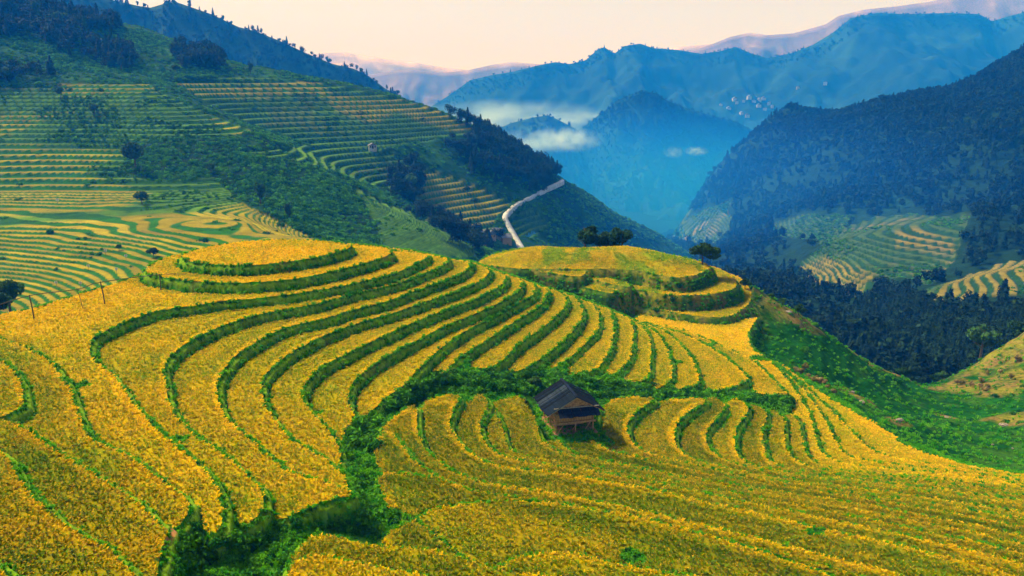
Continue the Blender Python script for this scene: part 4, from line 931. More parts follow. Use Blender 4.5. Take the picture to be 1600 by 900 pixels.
# ------------------------------------------------------------------ farther hills and ranges
FS = []
def ridge(name, label, outline, d, front, drop, seed, col, rough_, nx=260, ny=60, back=0.5, wobble=0.12, lobes=0.0, mat='far'):
    """a real hill: crest along the outline at distance d, spurs falling towards the viewer and behind"""
    cr = np.array([at_d(px_, py_, d) for px_, py_ in outline]); xs_ = np.linspace(cr[0, 0], cr[-1, 0], nx)
    zc = np.interp(xs_, cr[:, 0], cr[:, 2])
    t = np.concatenate([np.linspace(-1, 0, ny), np.linspace(0, 1, ny // 3)[1:]])
    T, Xg = np.meshgrid(t, xs_, indexing='ij'); Zc = np.tile(zc, (len(t), 1))
    spur = fbm(Xg + T * front * .25, T * front * 0.35, front * 0.32, 3, seed)
    Yg = d + np.where(T < 0, T * front, T * front * back) + wobble * front * fbm(Xg, Xg * 0, front * .6, 2, seed + 5) * 1.0
    fall = np.abs(T) ** 0.85
    Zg = Zc - drop * fall + (spur * rough_ * 2.2 + fbm(Xg, Yg, front * .08, 3, seed + 9) * rough_ * 0.8 + fbm(Xg, Yg, front * .025, 3, seed + 19) * rough_ * 0.35 + np.abs(fbm(Xg * 1.3, Yg, front * .16, 3, seed + 29)) * rough_ * -1.6) * np.minimum(1, np.abs(T) * 5)
    # keep the crest where it was seen: scale for the shifted distance
    k = (Yg / d)[..., None]
    sel = np.abs(T) < 2
    Xo = Xg * np.where(sel, Yg / d, 1) if False else Xg
    zz = CAMZ + (Zc - CAMZ) * (Yg / d); Zg = Zg + (zz - Zc) * np.maximum(0, 1 - np.abs(T) * 3)
    Xo = Xg * (1 + (Yg / d - 1) * np.maximum(0, 1 - np.abs(T) * 3))
    Zg = np.maximum(Zg, -262)
    v_ = np.stack([Xo.ravel(), Yg.ravel(), Zg.ravel()], 1)
    n = fbm(v_[:, 0], v_[:, 1], front * .1, 4, seed + 3); c = np.tile(np.array(col), (len(v_), 1)); c = mixc(c, np.array(col) * 2.0, sstep(0, .6, n))
    o = ob(name, mesh_np(name, v_, quads(*Xg.shape), M[mat], c)); tag(o, label, kind='structure')
    return Xo, Yg, Zg
blue = ridge("wooded_ridge", "blue hazy wooded ridge behind the upper left slope", [(-400, -120), (-150, -60), (0, -40), (100, -20), (160, -4), (215, 9), (235, 12), (262, 4), (275, 3), (295, 10), (330, 22), (372, 42), (400, 49), (440, 65), (480, 84), (520, 100), (552, 107), (575, 118), (600, 137), (640, 160), (700, 190), (790, 240)], 1350, 430, 230, 201, (0.018, 0.05, 0.028), 14, 300, 80)
cone = ridge("cone_hill", "blue cone-shaped hill rising from the valley in the centre", [(790, 330), (840, 270), (880, 225), (905, 205), (935, 180), (965, 157), (985, 148), (1005, 143), (1025, 146), (1040, 156), (1070, 168), (1110, 180), (1150, 190), (1180, 205), (1230, 240), (1300, 300)], 2000, 750, 380, 211, (0.008, 0.03, 0.018), 30, 240, 80)
mid = ridge("long_ridge", "long blue mountain ridge across the far valley", [(560, 260), (620, 215), (660, 175), (700, 150), (735, 125), (770, 117), (800, 112), (850, 100), (868, 97), (890, 100), (915, 94), (935, 76), (945, 74), (960, 84), (975, 72), (1000, 68), (1020, 75), (1060, 78), (1095, 84), (1125, 80), (1150, 73), (1175, 84), (1200, 91), (1240, 82), (1270, 70), (1300, 52), (1330, 28), (1370, 20), (1420, 22), (1480, 20), (1530, 22), (1550, 33), (1580, 24), (1620, 15), (1800, -10), (2000, 0)], 3300, 1100, 480, 221, (0.012, 0.032, 0.024), 40, 420, 90)
mid2 = ridge("hazy_ridge", "pale blue ridge left of the long mountain", [(440, 150), (540, 122), (590, 115), (620, 110), (650, 109), (690, 114), (730, 110), (770, 101), (800, 97), (850, 101), (900, 104), (1000, 110), (1040, 90), (1080, 80), (1110, 70), (1140, 58), (1170, 51), (1200, 55), (1240, 52), (1290, 38), (1310, 25), (1350, 15), (1400, 10), (1450, 3), (1500, -8), (1560, -12), (1650, -10), (1900, 0)], 4200, 1100, 560, 231, (0.22, 0.15, 0.13), 45, 360, 50)  # part of the warm haze tint is put into this ridge's colour
farr = ridge("distant_range", "faintest peach coloured mountain range on the horizon", [(200, 140), (400, 100), (470, 88), (510, 83), (540, 82), (570, 88), (610, 94), (650, 98), (700, 107), (760, 112), (900, 108), (1050, 75), (1200, 60), (1400, 20), (1500, -4), (1700, -4)], 5200, 1300, 640, 241, (0.42, 0.27, 0.14), 45, 260, 40)  # peach of the horizon haze is painted into the range's albedo
small = ridge("misty_knoll", "small wooded knoll half sunk in mist", [(700, 225), (760, 208), (800, 192), (830, 184), (856, 180), (870, 186), (900, 202), (930, 225)], 2000, 330, 160, 251, (0.02, 0.055, 0.03), 14, 120, 50)
# valley floor reaching the horizon
bx = np.linspace(-5950, 5950, 60); by = np.linspace(-150, 6550, 60); Bx, By = np.meshgrid(bx, by); Bz = -250 + fbm(Bx, By, 1500, 3, 260) * 12
cb = np.tile(np.array([0.006, 0.025, 0.014]), (3600, 1))
ob("ground", mesh_np("ground", np.stack([Bx.ravel(), By.ravel(), Bz.ravel()], 1), quads(60, 60)[:, ::-1], M['far'], cb))['kind'] = 'structure'
def ridge_trees(G_, n, tmin, tmax, smin, smax):
    Xg, Yg, Zg = G_; ny = Xg.shape[0]
    wt_ = np.zeros(Xg.shape); wt_[int(ny * tmin):int(ny * tmax)] = 1
    p = sample_patch(Xg, Yg, Zg, wt_, n); return p, rng.uniform(smin, smax, n)
p1, s1 = ridge_trees(blue, 5500, 0.35, 0.85, 0.8, 1.6)
p2, s2 = ridge_trees(cone, 9000, 0.35, 0.85, 0.7, 1.3)
p3, s3 = ridge_trees(small, 500, 0.2, 0.9, 0.9, 1.8)
scatter("ridge_forest", np.vstack([p1, p2, p3]) + [0, 0, -1.5], np.concatenate([s1, s2, s3]), forest_src, "forest clothing the farther blue ridges")
p4, s4 = ridge_trees(mid, 3500, 0.70, 0.80, 1.0, 1.8)
scatter("far_forest", p4 + [0, 0, -3], s4, forest_src, "woods on the crest of the long far ridge")

# ------------------------------------------------------------------ trees that stand apart
def make_tree(name, seed, n, leaf, hgt, wid, conic, label, cat, group=None, mat='tree_leaf'):
    mb, v, f, c = tree_arrays(seed, n, leaf, hgt, wid, conic)
    r = empty(name, (0, 0, 0)); tag(r, label, cat, group)
    ob("trunk", mb.mesh("trunk", M['bark']), r); ob("crown", mesh_np("crown", v, f, M[mat], c, False), r)
    return r
protos = {}
def tree(kind, loc, s, label, group=None, cat="tree", rz=None, sz=None):
    if kind not in protos:
        a = dict(round=("broadleaf_tree", 301, 1500, 0.32, 7.0, 2.9, False), tall=("slender_tree", 305, 1100, 0.30, 9.0, 2.0, False), pine=("conifer_tree", 309, 1100, 0.30, 9.0, 1.9, True), flat=("spreading_tree", 313, 1700, 0.26, 5.2, 3.0, False), bush=("shrub", 317, 700, 0.16, 2.2, 1.2, False), dry=("dry_shrub", 321, 420, 0.15, 1.7, 0.8, False))[kind]
        r = make_tree(*a, label, cat, group, 'dry' if kind == 'dry' else 'tree_leaf'); protos[kind] = r
    else:
        p = protos[kind]; r = p.copy(); COL.objects.link(r)
        for ch in p.children:
            q = ch.copy(); COL.objects.link(q); q.parent = r
        r['label'] = label
        if group: r['group'] = group
        elif 'group' in r: del r['group']
    r.location = loc; r.scale = (s, s, sz or s); r.rotation_euler = (0, 0, random.random() * 6.28 if rz is None else rz)
    return r
def fgp(px_, py_, d):
    q = at_d(px_, py_, d * DS); return (q[0], q[1], fg_z(q[0], q[1]) - 0.1)
_q = P(1098, 410, -13.8); tree('flat', (_q[0], _q[1], fg_z(_q[0], _q[1]) - .7), 1.0, "lone dark umbrella-shaped tree on the right shoulder of the round knoll", rz=0.6)
for q, s, lb in (((915, 383, 181), 1.0, "leftmost pale-topped tree of the clump behind the knoll"), ((938, 383, 184), 0.85, "middle tree of the clump behind the knoll"), ((971, 381, 182), 0.9, "rightmost dark tree of the clump behind the knoll"), ((955, 384, 186), 0.62, "small low tree between the taller ones behind the knoll")):
    p = at_d(q[0], q[1], q[2] * DS); g = fg_z(p[0], p[1]); tree('round', (p[0], p[1], p[2] - 2.0), s * 1.05, lb, "clump of trees behind the knoll", sz=s * .92)
for i, (px_, py_, d, s, lb) in enumerate(((1165, 434, 160, 1.0, "small dark shrub on the skyline right of the lone tree"), (1222, 480, 154, .8, "little shrub where the knoll's right flank turns bare"), (1205, 468, 156, .6, "low shrub just above the bare patch on the knoll's right flank"), (1248, 490, 153, 1.0, "round shrub on the skyline beyond the bare patch"), (1412, 582, 160, 1.2, "round green shrub in the notch where the two slopes meet"), (1460, 585, 166, 1.0, "green shrub at the left foot of the right-hand slope"),
        (1475, 575, 168, 1.1, "second green shrub up the right-hand slope"), (836, 600, 92, .7, "pale round shrub behind the hut's left roof corner"))):
    if i == 7: p = P(836, 603, -15.0); loc = (p[0], p[1], fg_z(p[0], p[1]) - .1)
    else: loc = fgp(px_, py_, d)
    tree('bush', loc, s, lb, None, "shrub")
tree('round', tuple(at_d(1532, 556, 170) - [0, 0, .5]), 1.15, "large dark tree standing behind the right-hand saddle")
tree('round', tuple(at_d(1590, 536, 172) - [0, 0, .5]), 0.9, "green tree at the right edge on the top of the slope")
tree('round', tuple(at_d(15, 478, 150) - [0, 0, 1]), 1.0, "dark rounded tree below the plateau at the left edge")
tree('round', tuple(at_d(-2, 492, 140) - [0, 0, 1]), 0.8, "second dark tree cut by the left edge below the plateau")
dg = "dry pinkish shrubs along the spur's outer edge"
for i, (px_, py_, d) in enumerate(((1243, 580, 127), (1252, 588, 126), (1262, 594, 125), (1270, 603, 122), (1281, 608, 122), (1292, 616, 120), (1303, 623, 118), (1257, 580, 129), (1275, 594, 125), (1288, 603, 123))):
    tree('dry', fgp(px_, py_, d), 0.68 + 0.2 * math.sin(i * 2.1), "dry pinkish brown shrub in the row along the spur's outer edge, above the green valley", dg, "shrub")
for i in range(16):
    px_ = 1490 + random.random() * 130; py_ = 570 + random.random() * 50; tree('dry', fgp(px_, py_, 150 + random.random() * 12), 0.55 + random.random() * .4, "dry pinkish brown shrub scattered on the right-hand slope above the green valley floor", "dry shrubs on the right-hand slope", "shrub")
# trees on the left valley side
LG = "trees on the left valley side"
LT = [("round", 212, 262, 2.0, "big dark tree among the terraces left of the bushy spur"), ("round", 640, 300, 1.9, "big dark tree beside the bright stepped fields near the road"), ("round", 300, 96, 1.5, "dark tree on the shoulder, left one of a close pair below the hazy ridge"), ("round", 320, 97, 1.7, "dark tree on the shoulder, right one of a close pair below the hazy ridge"),
      ("tall", 392, 115, 1.0, "small lone tree on the shoulder against the hazy ridge"), ("pine", 176, 82, 1.7, "tall dark tree standing beside the pale track at the upper left"), ("pine", 135, 62, 1.8, "pointed dark tree high on the upper left slope"), ("round", 95, 42, 1.8, "rounded dark tree high on the upper left slope"), ("tall", 60, 35, 1.9, "tall dark tree near the upper left corner"), ("round", 18, 30, 2.2, "massive dark tree in the upper left corner"), ("tall", 190, 108, 1.1, "slim tree below the pale track at the upper left"), ("bush", 275, 112, 2.6, "rounded shrub left of the tree pair on the shoulder"),
      ("round", 95, 152, 1.1, "dark round tree among the highest terraces at the left"), ("round", 148, 178, 1.0, "dark round tree in the hedge line of the left terraces"), ("round", 10, 128, 1.6, "dark tree at the left edge above the highest terraces"), ("bush", 330, 270, 2.4, "dark shrub at the end of the left terraces by the bushy spur"), ("bush", 222, 318, 2.8, "dark shrub at the lower edge of the golden steps"), ("tall", 452, 345, 1.0, "pale-stemmed tree on the bushy spur above the gold steps"), ("tall", 408, 320, 1.2, "slender tree on the flank of the bushy spur"),
      ("bush", 730, 300, 2.2, "small shrub on the bright stepped fields"), ("bush", 742, 318, 2.4, "lower small shrub on the bright stepped fields"), ("bush", 240, 400, 1.6, "dark shrub at the lower end of the gold fields beside the summit"), ("bush", 186, 388, 1.0, "small shrub between the lower gold fields")]
for k, px_, py_, s, lb in LT:
    q = on_fun(lfun, px_, py_, 170, 740); tree(k, (q[0], q[1], q[2] - .8), s, lb, LG, "tree" if k != 'bush' else "shrub")
for i, (px_, py_, d, k, s) in enumerate(((742, 196, 650, 'pine', 1.2), (751, 199, 652, 'pine', 1.4), (762, 204, 652, 'pine', 1.3), (772, 212, 655, 'tall', .9), (728, 186, 648, 'round', .9), (800, 232, 655, 'round', 1.4), (812, 238, 655, 'tall', 1.3), (825, 247, 652, 'tall', 1.3), (838, 254, 650, 'round', 1.3), (848, 262, 650, 'tall', 1.3), (858, 268, 645, 'round', 1.1))):
    q = at_d(px_, py_, d); tree(k, (q[0], q[1], q[2] - 3), s, ("second third fourth fifth first sixth seventh eighth ninth tenth eleventh".split()[i] + " dark tree from the left along the shoulder skyline above the road"), "trees on the shoulder skyline")
# skyline trees of the hazy ridge
for i, (px_, h_) in enumerate(((200, 1.1), (216, .9), (224, 1.0), (262, 1.0), (294, 1.2), (318, .7), (330, 1.1), (344, .9), (356, .8), (385, .8), (404, 1.0), (431, .8), (443, 1.2), (467, .7), (485, .8), (494, .9), (505, 1.0), (511, 1.1), (533, .9), (552, 1.0), (558, 1.2), (566, 1.0), (598, .9), (612, .8))):
    xx = at_d(px_, 0, 1350)[0]; j = int(np.argmin(abs(blue[0][79] - xx))); tree(('pine', 'tall', 'round')[i % 3], (blue[0][79, j], blue[1][79, j], blue[2][79, j] - 2.5), h_ * 1.3, "small dark tree standing out on the crest of the hazy wooded ridge", "skyline trees of the hazy ridge")

# ------------------------------------------------------------------ the hut
hz = zf(-14.9)
hut = empty("stilt_hut", (hutc[0], hutc[1] + 2.2, hz), math.radians(14)); tag(hut, "small stilt hut of brown boards under a wide dark blue-grey gable roof", "hut")
hut.scale = (.935,) * 3
W, Ln, fz, ez, rz_ = 2.15, 2.3, 1.15, 2.55, 4.15        # half width, half length, floor, eave and ridge heights
for sx in (-1, 1):
    for sy in (-1, 0, 1):
        ob("post", MB().tube([(sx * W * .97, sy * Ln * .95, -0.8), (sx * W * .97, sy * Ln * .95, ez + .3)], .09, 8).mesh("post", M['wood']), hut)
ob("post", MB().tube([(0.1, -Ln * .97, -0.8), (0.1, -Ln * .97, ez)], .07, 8).mesh("post", M['wood']), hut)
b = MB(); 
for i in range(12): b.box((-W + (i + .5) * (2 * W / 12), 0, fz), (2 * W / 12 - .02, 2 * Ln, .06))
o = ob("floor", b.mesh("floor", M['wood']), hut); o['kind'] = 'stuff'
for y_ in (-Ln * .96, Ln * .96): ob("beam", MB().box((0, y_, fz - .12), (2 * W + .5, .14, .16)).mesh("beam", M['wood']), hut)
def boards(axis, pos, a0, a1, z0, z1, n, thick=.035):
    m = None
    for i in range(n):
        c = a0 + (i + .5) * (a1 - a0) / n; wd = (a1 - a0) / n - .018; off = (i % 2) * .012; dz = ((i * 7) % 5) * .02
        if m is None or True:
            d_ = (wd, thick, z1 - z0 - dz) if axis == 'x' else (thick, wd, z1 - z0 - dz)
            me = MB().box((0, 0, 0), d_).mesh("wall_board", M['wood'])
        ob("wall_board", me, hut, (c, pos + off, (z0 + z1) / 2) if axis == 'x' else (pos + off, c, (z0 + z1) / 2))
boards('x', -Ln * .93, -W * .95, W * .95, fz + .05, fz + .95, 14); boards('x', Ln * .93, -W * .95, W * .95, fz + .05, ez, 14)
boards('y', -W * .93, -Ln * .9, Ln * .9, fz + .05, ez - .1, 12); boards('y', W * .93, -Ln * .9, Ln * .9, fz + .05, ez - .1, 12)
ob("rail", MB().tube([(-W - .3, -Ln * .98, fz + 1.0), (W + .45, -Ln * .98, fz + 1.02)], .05, 6).mesh("rail", M['pale']), hut)
for i in range(3):
    ob("brace", MB().tube([(-W * .9 + i * 1.5, -Ln * .9, -.2), (-W * .9 + i * 1.5 + .9, -Ln * .9, fz - .1)], .045, 6).mesh("brace", M['wood']), hut)
ew, el = 3.25, 2.75          # eave half width, roof half length
for sx in (-1, 1):
    sl = math.atan2(rz_ - (ez - .25), ew); Ls = math.hypot(ew, rz_ - (ez - .25))
    nb = 15
    for i in range(nb):
        yc = -el + (i + .5) * 2 * el / nb; Lx = Ls * (1 + random.uniform(-.03, .03))
        Rm = Matrix.Rotation(sx * sl, 3, 'Y')
        c = Vector((sx * ew / 2, yc, (rz_ + ez - .25) / 2 + (i % 2) * .03 - .10 * math.cos(yc / el * 1.4) + random.uniform(-.02, .02)))
        ob("roof_board", MB().box((0, 0, 0), (Lx, 2 * el / nb + .02 - .03 * (i % 2), .03), Rm @ Matrix.Rotation(random.uniform(-.02, .02), 3, "Z")).mesh("roof_board", M['roof%d' % random.choice((0, 0, 1, 1, 0, 2))]), hut, c)
    ob("rafter", MB().tube([(0, -el + .05, rz_ - .12), (sx * ew * .98, -el + .05, ez - .3)], .055, 6).mesh("rafter", M['pale' if sx < 0 else 'wood']), hut)
    ob("rafter", MB().tube([(0, el - .05, rz_ - .12), (sx * ew * .98, el - .05, ez - .3)], .055, 6).mesh("rafter", M['wood']), hut)
ob("ridge_cap", MB().box((0, 0, rz_ + .05), (.34, 2 * el + .1, .05)).mesh("ridge_cap", M['roof']), hut)
ob("tie_beam", MB().tube([(-W - .3, -el + .1, ez + .45), (W + .4, -el + .1, ez + .40)], .05, 6).mesh("tie_beam", M['pale']), hut)
for i in range(9):
    c = -W + .1 + (i + .5) * (2 * W + .2) / 9
    Rm = Matrix.Rotation(math.radians(32), 3, 'X')
    ob("skirt_board", MB().box((0, 0, 0), ((2 * W + .2) / 9 - .01, 1.25 + .08 * (i % 3), .03), Rm).mesh("skirt_board", M['roof']), hut, (c, -el - .18, ez + .02 + (i % 2) * .02))
gb = MB()
gb.add([(-W, -Ln, ez + .3), (W, -Ln, ez + .3), (0, -Ln, rz_ - .15), (-W, -Ln + .04, ez + .3), (W, -Ln + .04, ez + .3), (0, -Ln + .04, rz_ - .15)], [(0, 1, 2), (5, 4, 3), (0, 3, 4, 1), (1, 4, 5, 2), (2, 5, 3, 0)])
ob("gable_panel", gb.mesh("gable_panel", M['wood']), hut)
me = bpy.data.meshes.new("earth_platform"); bmx = bmesh.new(); bmesh.ops.create_grid(bmx, x_segments=24, y_segments=24, size=1)
for vv in bmx.verts:
    r_ = max(abs(vv.co.x), abs(vv.co.y)); vv.co.z = -1.3 * max(0, (r_ - .8) / .2) ** 1.0 + .08 * float(fbm(np.array([vv.co.x * 3]), np.array([vv.co.y * 3]), .8, 2, 4)[0]); vv.co.x *= 2.9; vv.co.y *= 3.0
bmx.to_mesh(me); bmx.free(); me.materials.append(M['earth'])
pf = ob("earth_platform", me, None, (hutc[0], hutc[1] + 2.2, hz + .02), (0, 0, math.radians(14))); tag(pf, "levelled reddish earth platform under the hut", kind='structure')
# bundle of boards stored beneath
st = empty("timber_stack", (hutc[0] + .1, hutc[1] + 1.9, hz + .1), math.radians(14)); tag(st, "stack of reddish timber lying under the raised floor of the hut", "timber")
for i in range(4):
    for j in range(4 - i): ob("log", MB().tube([(-1.5 + .03 * i, (j - (3 - i) / 2) * .25, .12 + i * .2), (1.4 + .05 * j, (j - (3 - i) / 2) * .25, .12 + i * .2)], .11, 8).mesh("log", M['wood']), st)

# ------------------------------------------------------------------ bamboo rail on posts
fn = empty("post_and_rail_line", tuple(P(129, 479, -2.4))); tag(fn, "thin dark bamboo rail carried on four leaning posts across the left plateau", "fence")
org = np.array(fn.location)
def up_at(base, top):      # the point above base seen at the top pixel
    q = P(base[0], base[1], -2.45); r = rays([top])[0]; t = q[1] / r[1]; return q, np.array([r[0] * t, q[1], CAMZ + r[2] * t])
tops = []
for b_, t_, rd in (((53, 496), (46, 462), .07), ((129, 479), (121, 452), .035), ((164, 474), (157, 441), .075), ((251, 452), (249, 429), .07)):
    q, tp = up_at(b_, t_); tops.append(tp); q[2] -= .5
    ob("post", MB().tube([q - org, (q + tp) / 2 - org + np.array([.04, 0, 0]), tp - org + (tp - q) * .03], [rd, rd * .9, rd * .8], 7).mesh("post", M['pole']), fn)
a0 = at_d(-30, 486, tops[0][1] - 3); a1 = at_d(290, 428.5, tops[3][1] + 1)
rl = [a0] + tops + [a1]; rl = smooth(rl, 5) - org
ob("rail", MB().tube([tuple(q) for q in rl], .045, 6).mesh("rail", M['pole']), fn)

# ------------------------------------------------------------------ rocks, markers, houses, road
def rock(px_, py_, z, s, label, seed):
    me = bpy.data.meshes.new("rock"); bm = bmesh.new(); bmesh.ops.create_icosphere(bm, subdivisions=3, radius=1)
    for vv in bm.verts:
        n = float(fbm(np.array([vv.co.x * 2 + seed]), np.array([vv.co.y * 2 + vv.co.z * 3]), 1, 3, seed)[0]); vv.co *= 1 + .3 * n; vv.co.z *= .55; vv.co.x *= 1.5
    bm.to_mesh(me); bm.free(); me.materials.append(M['rock'])
    q = P(px_, py_, z); o = ob("rock", me, None, (q[0], q[1], fg_z(q[0], q[1]) + .2 * s), (0, 0, seed)); o.scale = (s, s, s); tag(o, label, "rock")
rock(563, 838, -6.6, .38, "pale pinkish rock at the lower end of the gully bushes, larger of two", 3); rock(577, 842, -6.6, .22, "small pale rock touching the larger one at the lower end of the gully", 5)
def rockd(px_, py_, d, s, label, seed):
    q = at_d(px_, py_, d * DS); rock(800, 600, -10, 1, label, seed); o = COL.objects[-1] if False else bpy.context.scene.collection.objects[-1]
    o.location = (q[0], q[1], fg_z(q[0], q[1]) + .1); o.scale = (s * .45,) * 3
for i, (px_, py_, d, s, lb) in enumerate(((1480, 650, 134, .8, "pale boulder in the middle of the green valley floor"), (1330, 612, 127, .8, "grey boulder on the green slope left of the valley"), (1404, 664, 114, .9, "pale boulder near the spur's edge above the valley floor"), (1345, 640, 121, .9, "grey boulder just above the spur's golden edge"), (1568, 664, 125, 1.1, "pale boulder beside the brown earth patch at the right"), (1550, 700, 112, .35, "small pale stone low on the green valley floor"), (1582, 702, 110, .3, "tiny pale stone at the right edge of the valley floor"), (1232, 490, 152, 1.0, "pale boulder on the bare edge of the knoll's right flank"))): rockd(px_, py_, d, s, lb, 11 + i)
MG = "small white markers in the lower left fields"
for i, (px_, py_, lb) in enumerate(((165, 397, "upper left white cloth marker in the green fields left of the summit"), (197, 405, "white cloth marker nearest to the dark hedge left of the summit"), (138, 421, "white cloth marker left of the lower gold strip"), (182, 426, "white cloth marker just above the plateau edge"), (88, 447, "white cloth marker above the left post"), (126, 448, "white cloth marker beside the bent thin post"), (90, 319, "pale marker standing alone on the brown step of the left terraces"))):
    q = on_fun(lfun, px_, py_, 150, 700); r = empty("field_marker", (q[0], q[1], q[2])); tag(r, lb, "marker", MG)
    s = 1.0 if i < 6 else 1.6
    ob("stick", MB().tube([(0, 0, -.8), (0.05, 0, 1.5 * s)], .05, 6).mesh("stick", M['pole']), r)
    cl = MB().add([(-.35 * s, 0, 1.45 * s), (.4 * s, .05, 1.5 * s), (.5 * s, .1, .9 * s), (.1 * s, .12, .6 * s), (-.4 * s, 0, .95 * s), (-.3 * s, .16, 1.4 * s), (.35 * s, .2, 1.4 * s), (.4 * s, .22, .9 * s), (.1 * s, .25, .65 * s), (-.35 * s, .15, .95 * s)], [(0, 1, 2, 3, 4), (9, 8, 7, 6, 5), (0, 5, 6, 1), (1, 6, 7, 2), (2, 7, 8, 3), (3, 8, 9, 4), (4, 9, 5, 0)])
    ob("cloth", cl.mesh("cloth", M['white']), r)
def house(loc, w_, l_, h_, rz, label, group, wall='wall_w', roof='roof_g'):
    r = empty("farmhouse", loc, rz); tag(r, label, "house", group)
    ob("wall", MB().box((0, 0, h_ / 2 - 1), (w_, l_, h_ + 2)).mesh("wall", M[wall]), r)
    e_ = .6; rh = w_ * .32
    rm = MB().add([(-w_ / 2 - e_, -l_ / 2 - e_, h_), (w_ / 2 + e_, -l_ / 2 - e_, h_), (w_ / 2 + e_, l_ / 2 + e_, h_), (-w_ / 2 - e_, l_ / 2 + e_, h_), (0, -l_ / 2 - e_, h_ + rh), (0, l_ / 2 + e_, h_ + rh)], [(0, 4, 5, 3), (1, 2, 5, 4), (0, 1, 4), (2, 3, 5), (0, 3, 2, 1)])
    ob("roof", rm.mesh("roof", M[roof]), r)
    ob("door", MB().box((0, -l_ / 2 - .03, 1.0), (1.1, .1, 2.0)).mesh("door", M['dark']), r)
    for sx in (-.3, .3): ob("window", MB().box((sx * w_, -l_ / 2 - .03, h_ * .6), (.9, .1, 1.0)).mesh("window", M['dark']), r)
    return r
q = on_fun(lfun, 582, 232, 400, 700); house(tuple(q), 5, 4, 2, .3, "small dark-roofed house with a white wall among the upper terraces", None, 'wall_w', 'roof_g')
HG = "dark-roofed houses below the road"
for i, (px_, py_, w_, lb) in enumerate(((748, 380, 8, "leftmost dark-roofed house below the road"), (762, 374, 9, "second dark-roofed house below the road"), (777, 370, 8, "third dark-roofed house below the road, nearest the bright steps"), (790, 378, 7, "dark-roofed house right beside the road below the bend"))):
    q = on_fun(lfun, px_, py_, 380, 700); house(tuple(q), w_, 6, 3.2, .4 + i * .5, lb, HG, 'wood', 'roof_g')
q = at_d(956, 372, 560); house((q[0], q[1], lfun(np.array([q[0]]), np.array([q[1]]))[0]), 7, 5, 6, .2, "pale house glimpsed between the trees behind the knoll", None)
VG = "white houses of the far village"
vr = random.Random(4)
vpos = [(1128, 165), (1137, 163), (1146, 158), (1152, 162), (1161, 160), (1170, 156), (1178, 161), (1186, 158), (1140, 171), (1150, 175), (1158, 180), (1168, 184), (1176, 172), (1185, 168), (1194, 172), (1200, 163), (1206, 168), (1180, 153), (1192, 155), (1246, 140), (1282, 135), (1290, 132)]
def mfun(px_, py_):        # point of the long ridge's near slope on a ray
    Xg, Yg, Zg = mid; uu, vv = to_px(Xg, Yg, Zg); k = np.argmin((uu - px_) ** 2 + (vv - py_) ** 2); return Xg.ravel()[k], Yg.ravel()[k], Zg.ravel()[k]
for i, (px_, py_) in enumerate(vpos):
    q = mfun(px_, py_); house(q, vr.uniform(9, 16), 9, vr.uniform(6, 10), vr.uniform(-.5, .5), "tiny white house in the pale village far up the valley", VG)
# the valley road
def strip(name, pts, width, mat, label, lift=.35):
    p = smooth(np.array(pts), 6); v_ = []; n = len(p)
    for i in range(n):
        d_ = p[min(i + 1, n - 1)] - p[max(i - 1, 0)]; nn = np.array([-d_[1], d_[0], 0]); nn /= np.linalg.norm(nn) + 1e-9
        for s_, dz in ((-1.15, -1.5), (-1, lift), (1, lift), (1.15, -1.5)): v_.append(p[i] + nn * width / 2 * s_ + [0, 0, dz])
    f = [(4 * i + k, 4 * i + k + 1, 4 * i + k + 5, 4 * i + k + 4) for i in range(n - 1) for k in range(3)]
    o = ob(name, mesh_np(name, v_, f, M[mat], None, False)); tag(o, label, kind='structure'); return o
road_px = [(862, 280, 700), (878, 284, 640), (868, 290, 638), (850, 298, 628), (830, 309, 605), (812, 318, 590), (798, 328, 570), (789, 340, 550), (793, 352, 530), (800, 364, 512), (808, 378, 495), (818, 395, 470)]
strip("road", [on_fun(lfun, a, b_, 380, d + 60) if i > 0 else at_d(a, b_, 690) for i, (a, b_, d) in enumerate(road_px)], 3.6, 'road', "pale winding road round the end of the valley side", 1.4)
strip("track", [on_fun(lfun, a, b_, 380, 700) for a, b_ in ((140, 78), (150, 72), (155, 62))], 3.0, 'road', "short pale track on the upper left slope", .8)
far_road = [(955, 318), (968, 322), (985, 328), (1000, 336), (1018, 341), (1036, 348)]
strip("far_track", [on_fun(lfun, a, b_, 500, 800) for a, b_ in far_road], 3.5, 'road', "broken pale road on the far foot of the left valley side", 1.2)

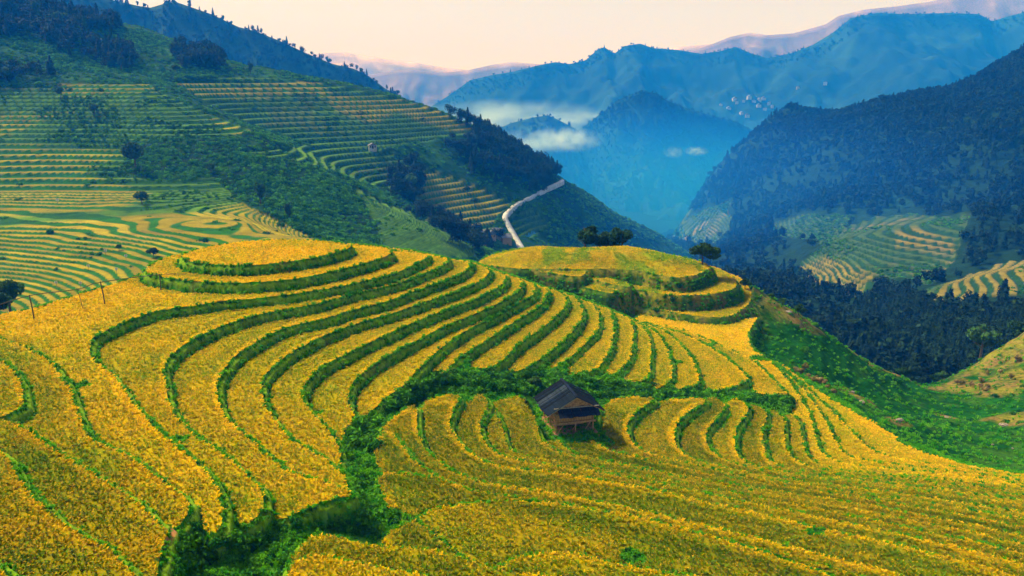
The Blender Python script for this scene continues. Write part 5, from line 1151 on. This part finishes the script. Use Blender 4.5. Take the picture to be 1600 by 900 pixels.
# ------------------------------------------------------------------ haze and mist
def volume_mat(name, color, dens, absorb=(0, 0, 0), aniso=0.2):
    m = bpy.data.materials.new(name); m.use_nodes = True; t = m.node_tree; t.nodes.clear()
    o_ = t.nodes.new("ShaderNodeOutputMaterial"); p = t.nodes.new("ShaderNodeVolumePrincipled")
    p.inputs["Color"].default_value = (*color, 1); p.inputs["Density"].default_value = dens; p.inputs["Absorption Color"].default_value = (*absorb, 1)
    p.inputs["Anisotropy"].default_value = aniso; t.links.new(p.outputs[0], o_.inputs["Volume"]); return m, t, p
hm, _, _ = volume_mat("valley_haze", (0.005, 0.21, 1.0), 0.00038, (1, 1, 1), 0.0)
hb = MB().box((0, 3200, 120), (12000, 6800, 770)).mesh("haze", hm)
o = ob("haze", hb); tag(o, "blue morning haze filling the valley", kind='stuff')
def mist(px_, py_, d, sx, sy, sz, dens, seed, label):
    q = at_d(px_, py_, d); me = bpy.data.meshes.new("mist"); bm = bmesh.new(); bmesh.ops.create_icosphere(bm, subdivisions=4, radius=1)
    for vv in bm.verts: vv.co *= 1.0
    bm.to_mesh(me); bm.free()
    m, t, p = volume_mat("mist", (0.52, 0.78, 1.0), dens, (1, 1, 1), 0.3)
    co = t.nodes.new("ShaderNodeTexCoord"); ln = t.nodes.new("ShaderNodeVectorMath"); ln.operation = 'LENGTH'; t.links.new(co.outputs["Object"], ln.inputs[0])
    nz = t.nodes.new("ShaderNodeTexNoise"); nz.inputs["Scale"].default_value = 1.8; nz.inputs["Detail"].default_value = 4
    mp = t.nodes.new("ShaderNodeMapping"); mp.inputs["Location"].default_value = (seed, 0, 0); mp.inputs["Scale"].default_value = (2, 1, .8); t.links.new(co.outputs["Object"], mp.inputs[0]); t.links.new(mp.outputs[0], nz.inputs["Vector"])
    a = t.nodes.new("ShaderNodeMath"); a.operation = 'SUBTRACT'; a.inputs[0].default_value = 1.0; t.links.new(ln.outputs["Value"], a.inputs[1])
    b2 = t.nodes.new("ShaderNodeMath"); b2.operation = 'MULTIPLY_ADD'; b2.inputs[1].default_value = 3.6; b2.inputs[2].default_value = -1.3; b2.use_clamp = True; t.links.new(nz.outputs["Fac"], b2.inputs[0])
    c2 = t.nodes.new("ShaderNodeMath"); c2.operation = 'MULTIPLY'; t.links.new(a.outputs[0], c2.inputs[0]); t.links.new(b2.outputs[0], c2.inputs[1]); c2.use_clamp = True
    d2 = t.nodes.new("ShaderNodeMath"); d2.operation = 'MULTIPLY'; d2.inputs[1].default_value = dens; t.links.new(c2.outputs[0], d2.inputs[0]); t.links.new(d2.outputs[0], p.inputs["Density"])
    me.materials.append(m); o = ob("mist", me, None, tuple(q)); o.scale = (sx, sy, sz); tag(o, label, kind='stuff'); return o
def haze_bank(px_, py_, d, sc_, dn, label):
    q = at_d(px_, py_, d); me = bpy.data.meshes.new("valley_mist"); bm = bmesh.new(); bmesh.ops.create_icosphere(bm, subdivisions=4, radius=1); bm.to_mesh(me); bm.free()
    m, t, p = volume_mat("valley_mist", (0.01, 0.18, 1.0), .003, (1, 1, 1), 0.0)
    co = t.nodes.new("ShaderNodeTexCoord"); ln = t.nodes.new("ShaderNodeVectorMath"); ln.operation = 'LENGTH'; t.links.new(co.outputs["Object"], ln.inputs[0])
    mr = t.nodes.new("ShaderNodeMapRange"); mr.interpolation_type = 'SMOOTHSTEP'; mr.inputs[1].default_value = 1.0; mr.inputs[2].default_value = 0.2; mr.inputs[3].default_value = 0; mr.inputs[4].default_value = dn
    t.links.new(ln.outputs["Value"], mr.inputs[0]); t.links.new(mr.outputs[0], p.inputs["Density"]); me.materials.append(m)
    o = ob("valley_mist", me, None, tuple(q)); o.scale = sc_; tag(o, label, kind='stuff')
haze_bank(985, 270, 1300, (430, 640, 133), .0017, "deep blue mist pooled in the middle of the valley")
haze_bank(1200, 340, 720, (290, 380, 115), .0029, "thin blue mist drifting over the stepped fields below the forested mountain")
mist(880, 218, 1250, 66, 70, 21, .032, 1.0, "white bank of mist, brightest right end in the centre of the valley")
mist(820, 222, 1280, 80, 80, 20, .016, 3.0, "thin white mist left of the bright bank")
mist(790, 185, 2500, 340, 190, 62, .011, 5.0, "pale mist spread along the valley behind the shoulder")
mist(900, 185, 2450, 160, 140, 24, .007, 6.0, "pale mist at the left foot of the cone hill")
mist(1088, 236, 1100, 18, 20, 7, .05, 7.0, "small white wisp of mist in front of the cone hill")
mist(1052, 238, 1110, 16, 20, 9, .025, 9.0, "faint torn wisp left of the small white one")
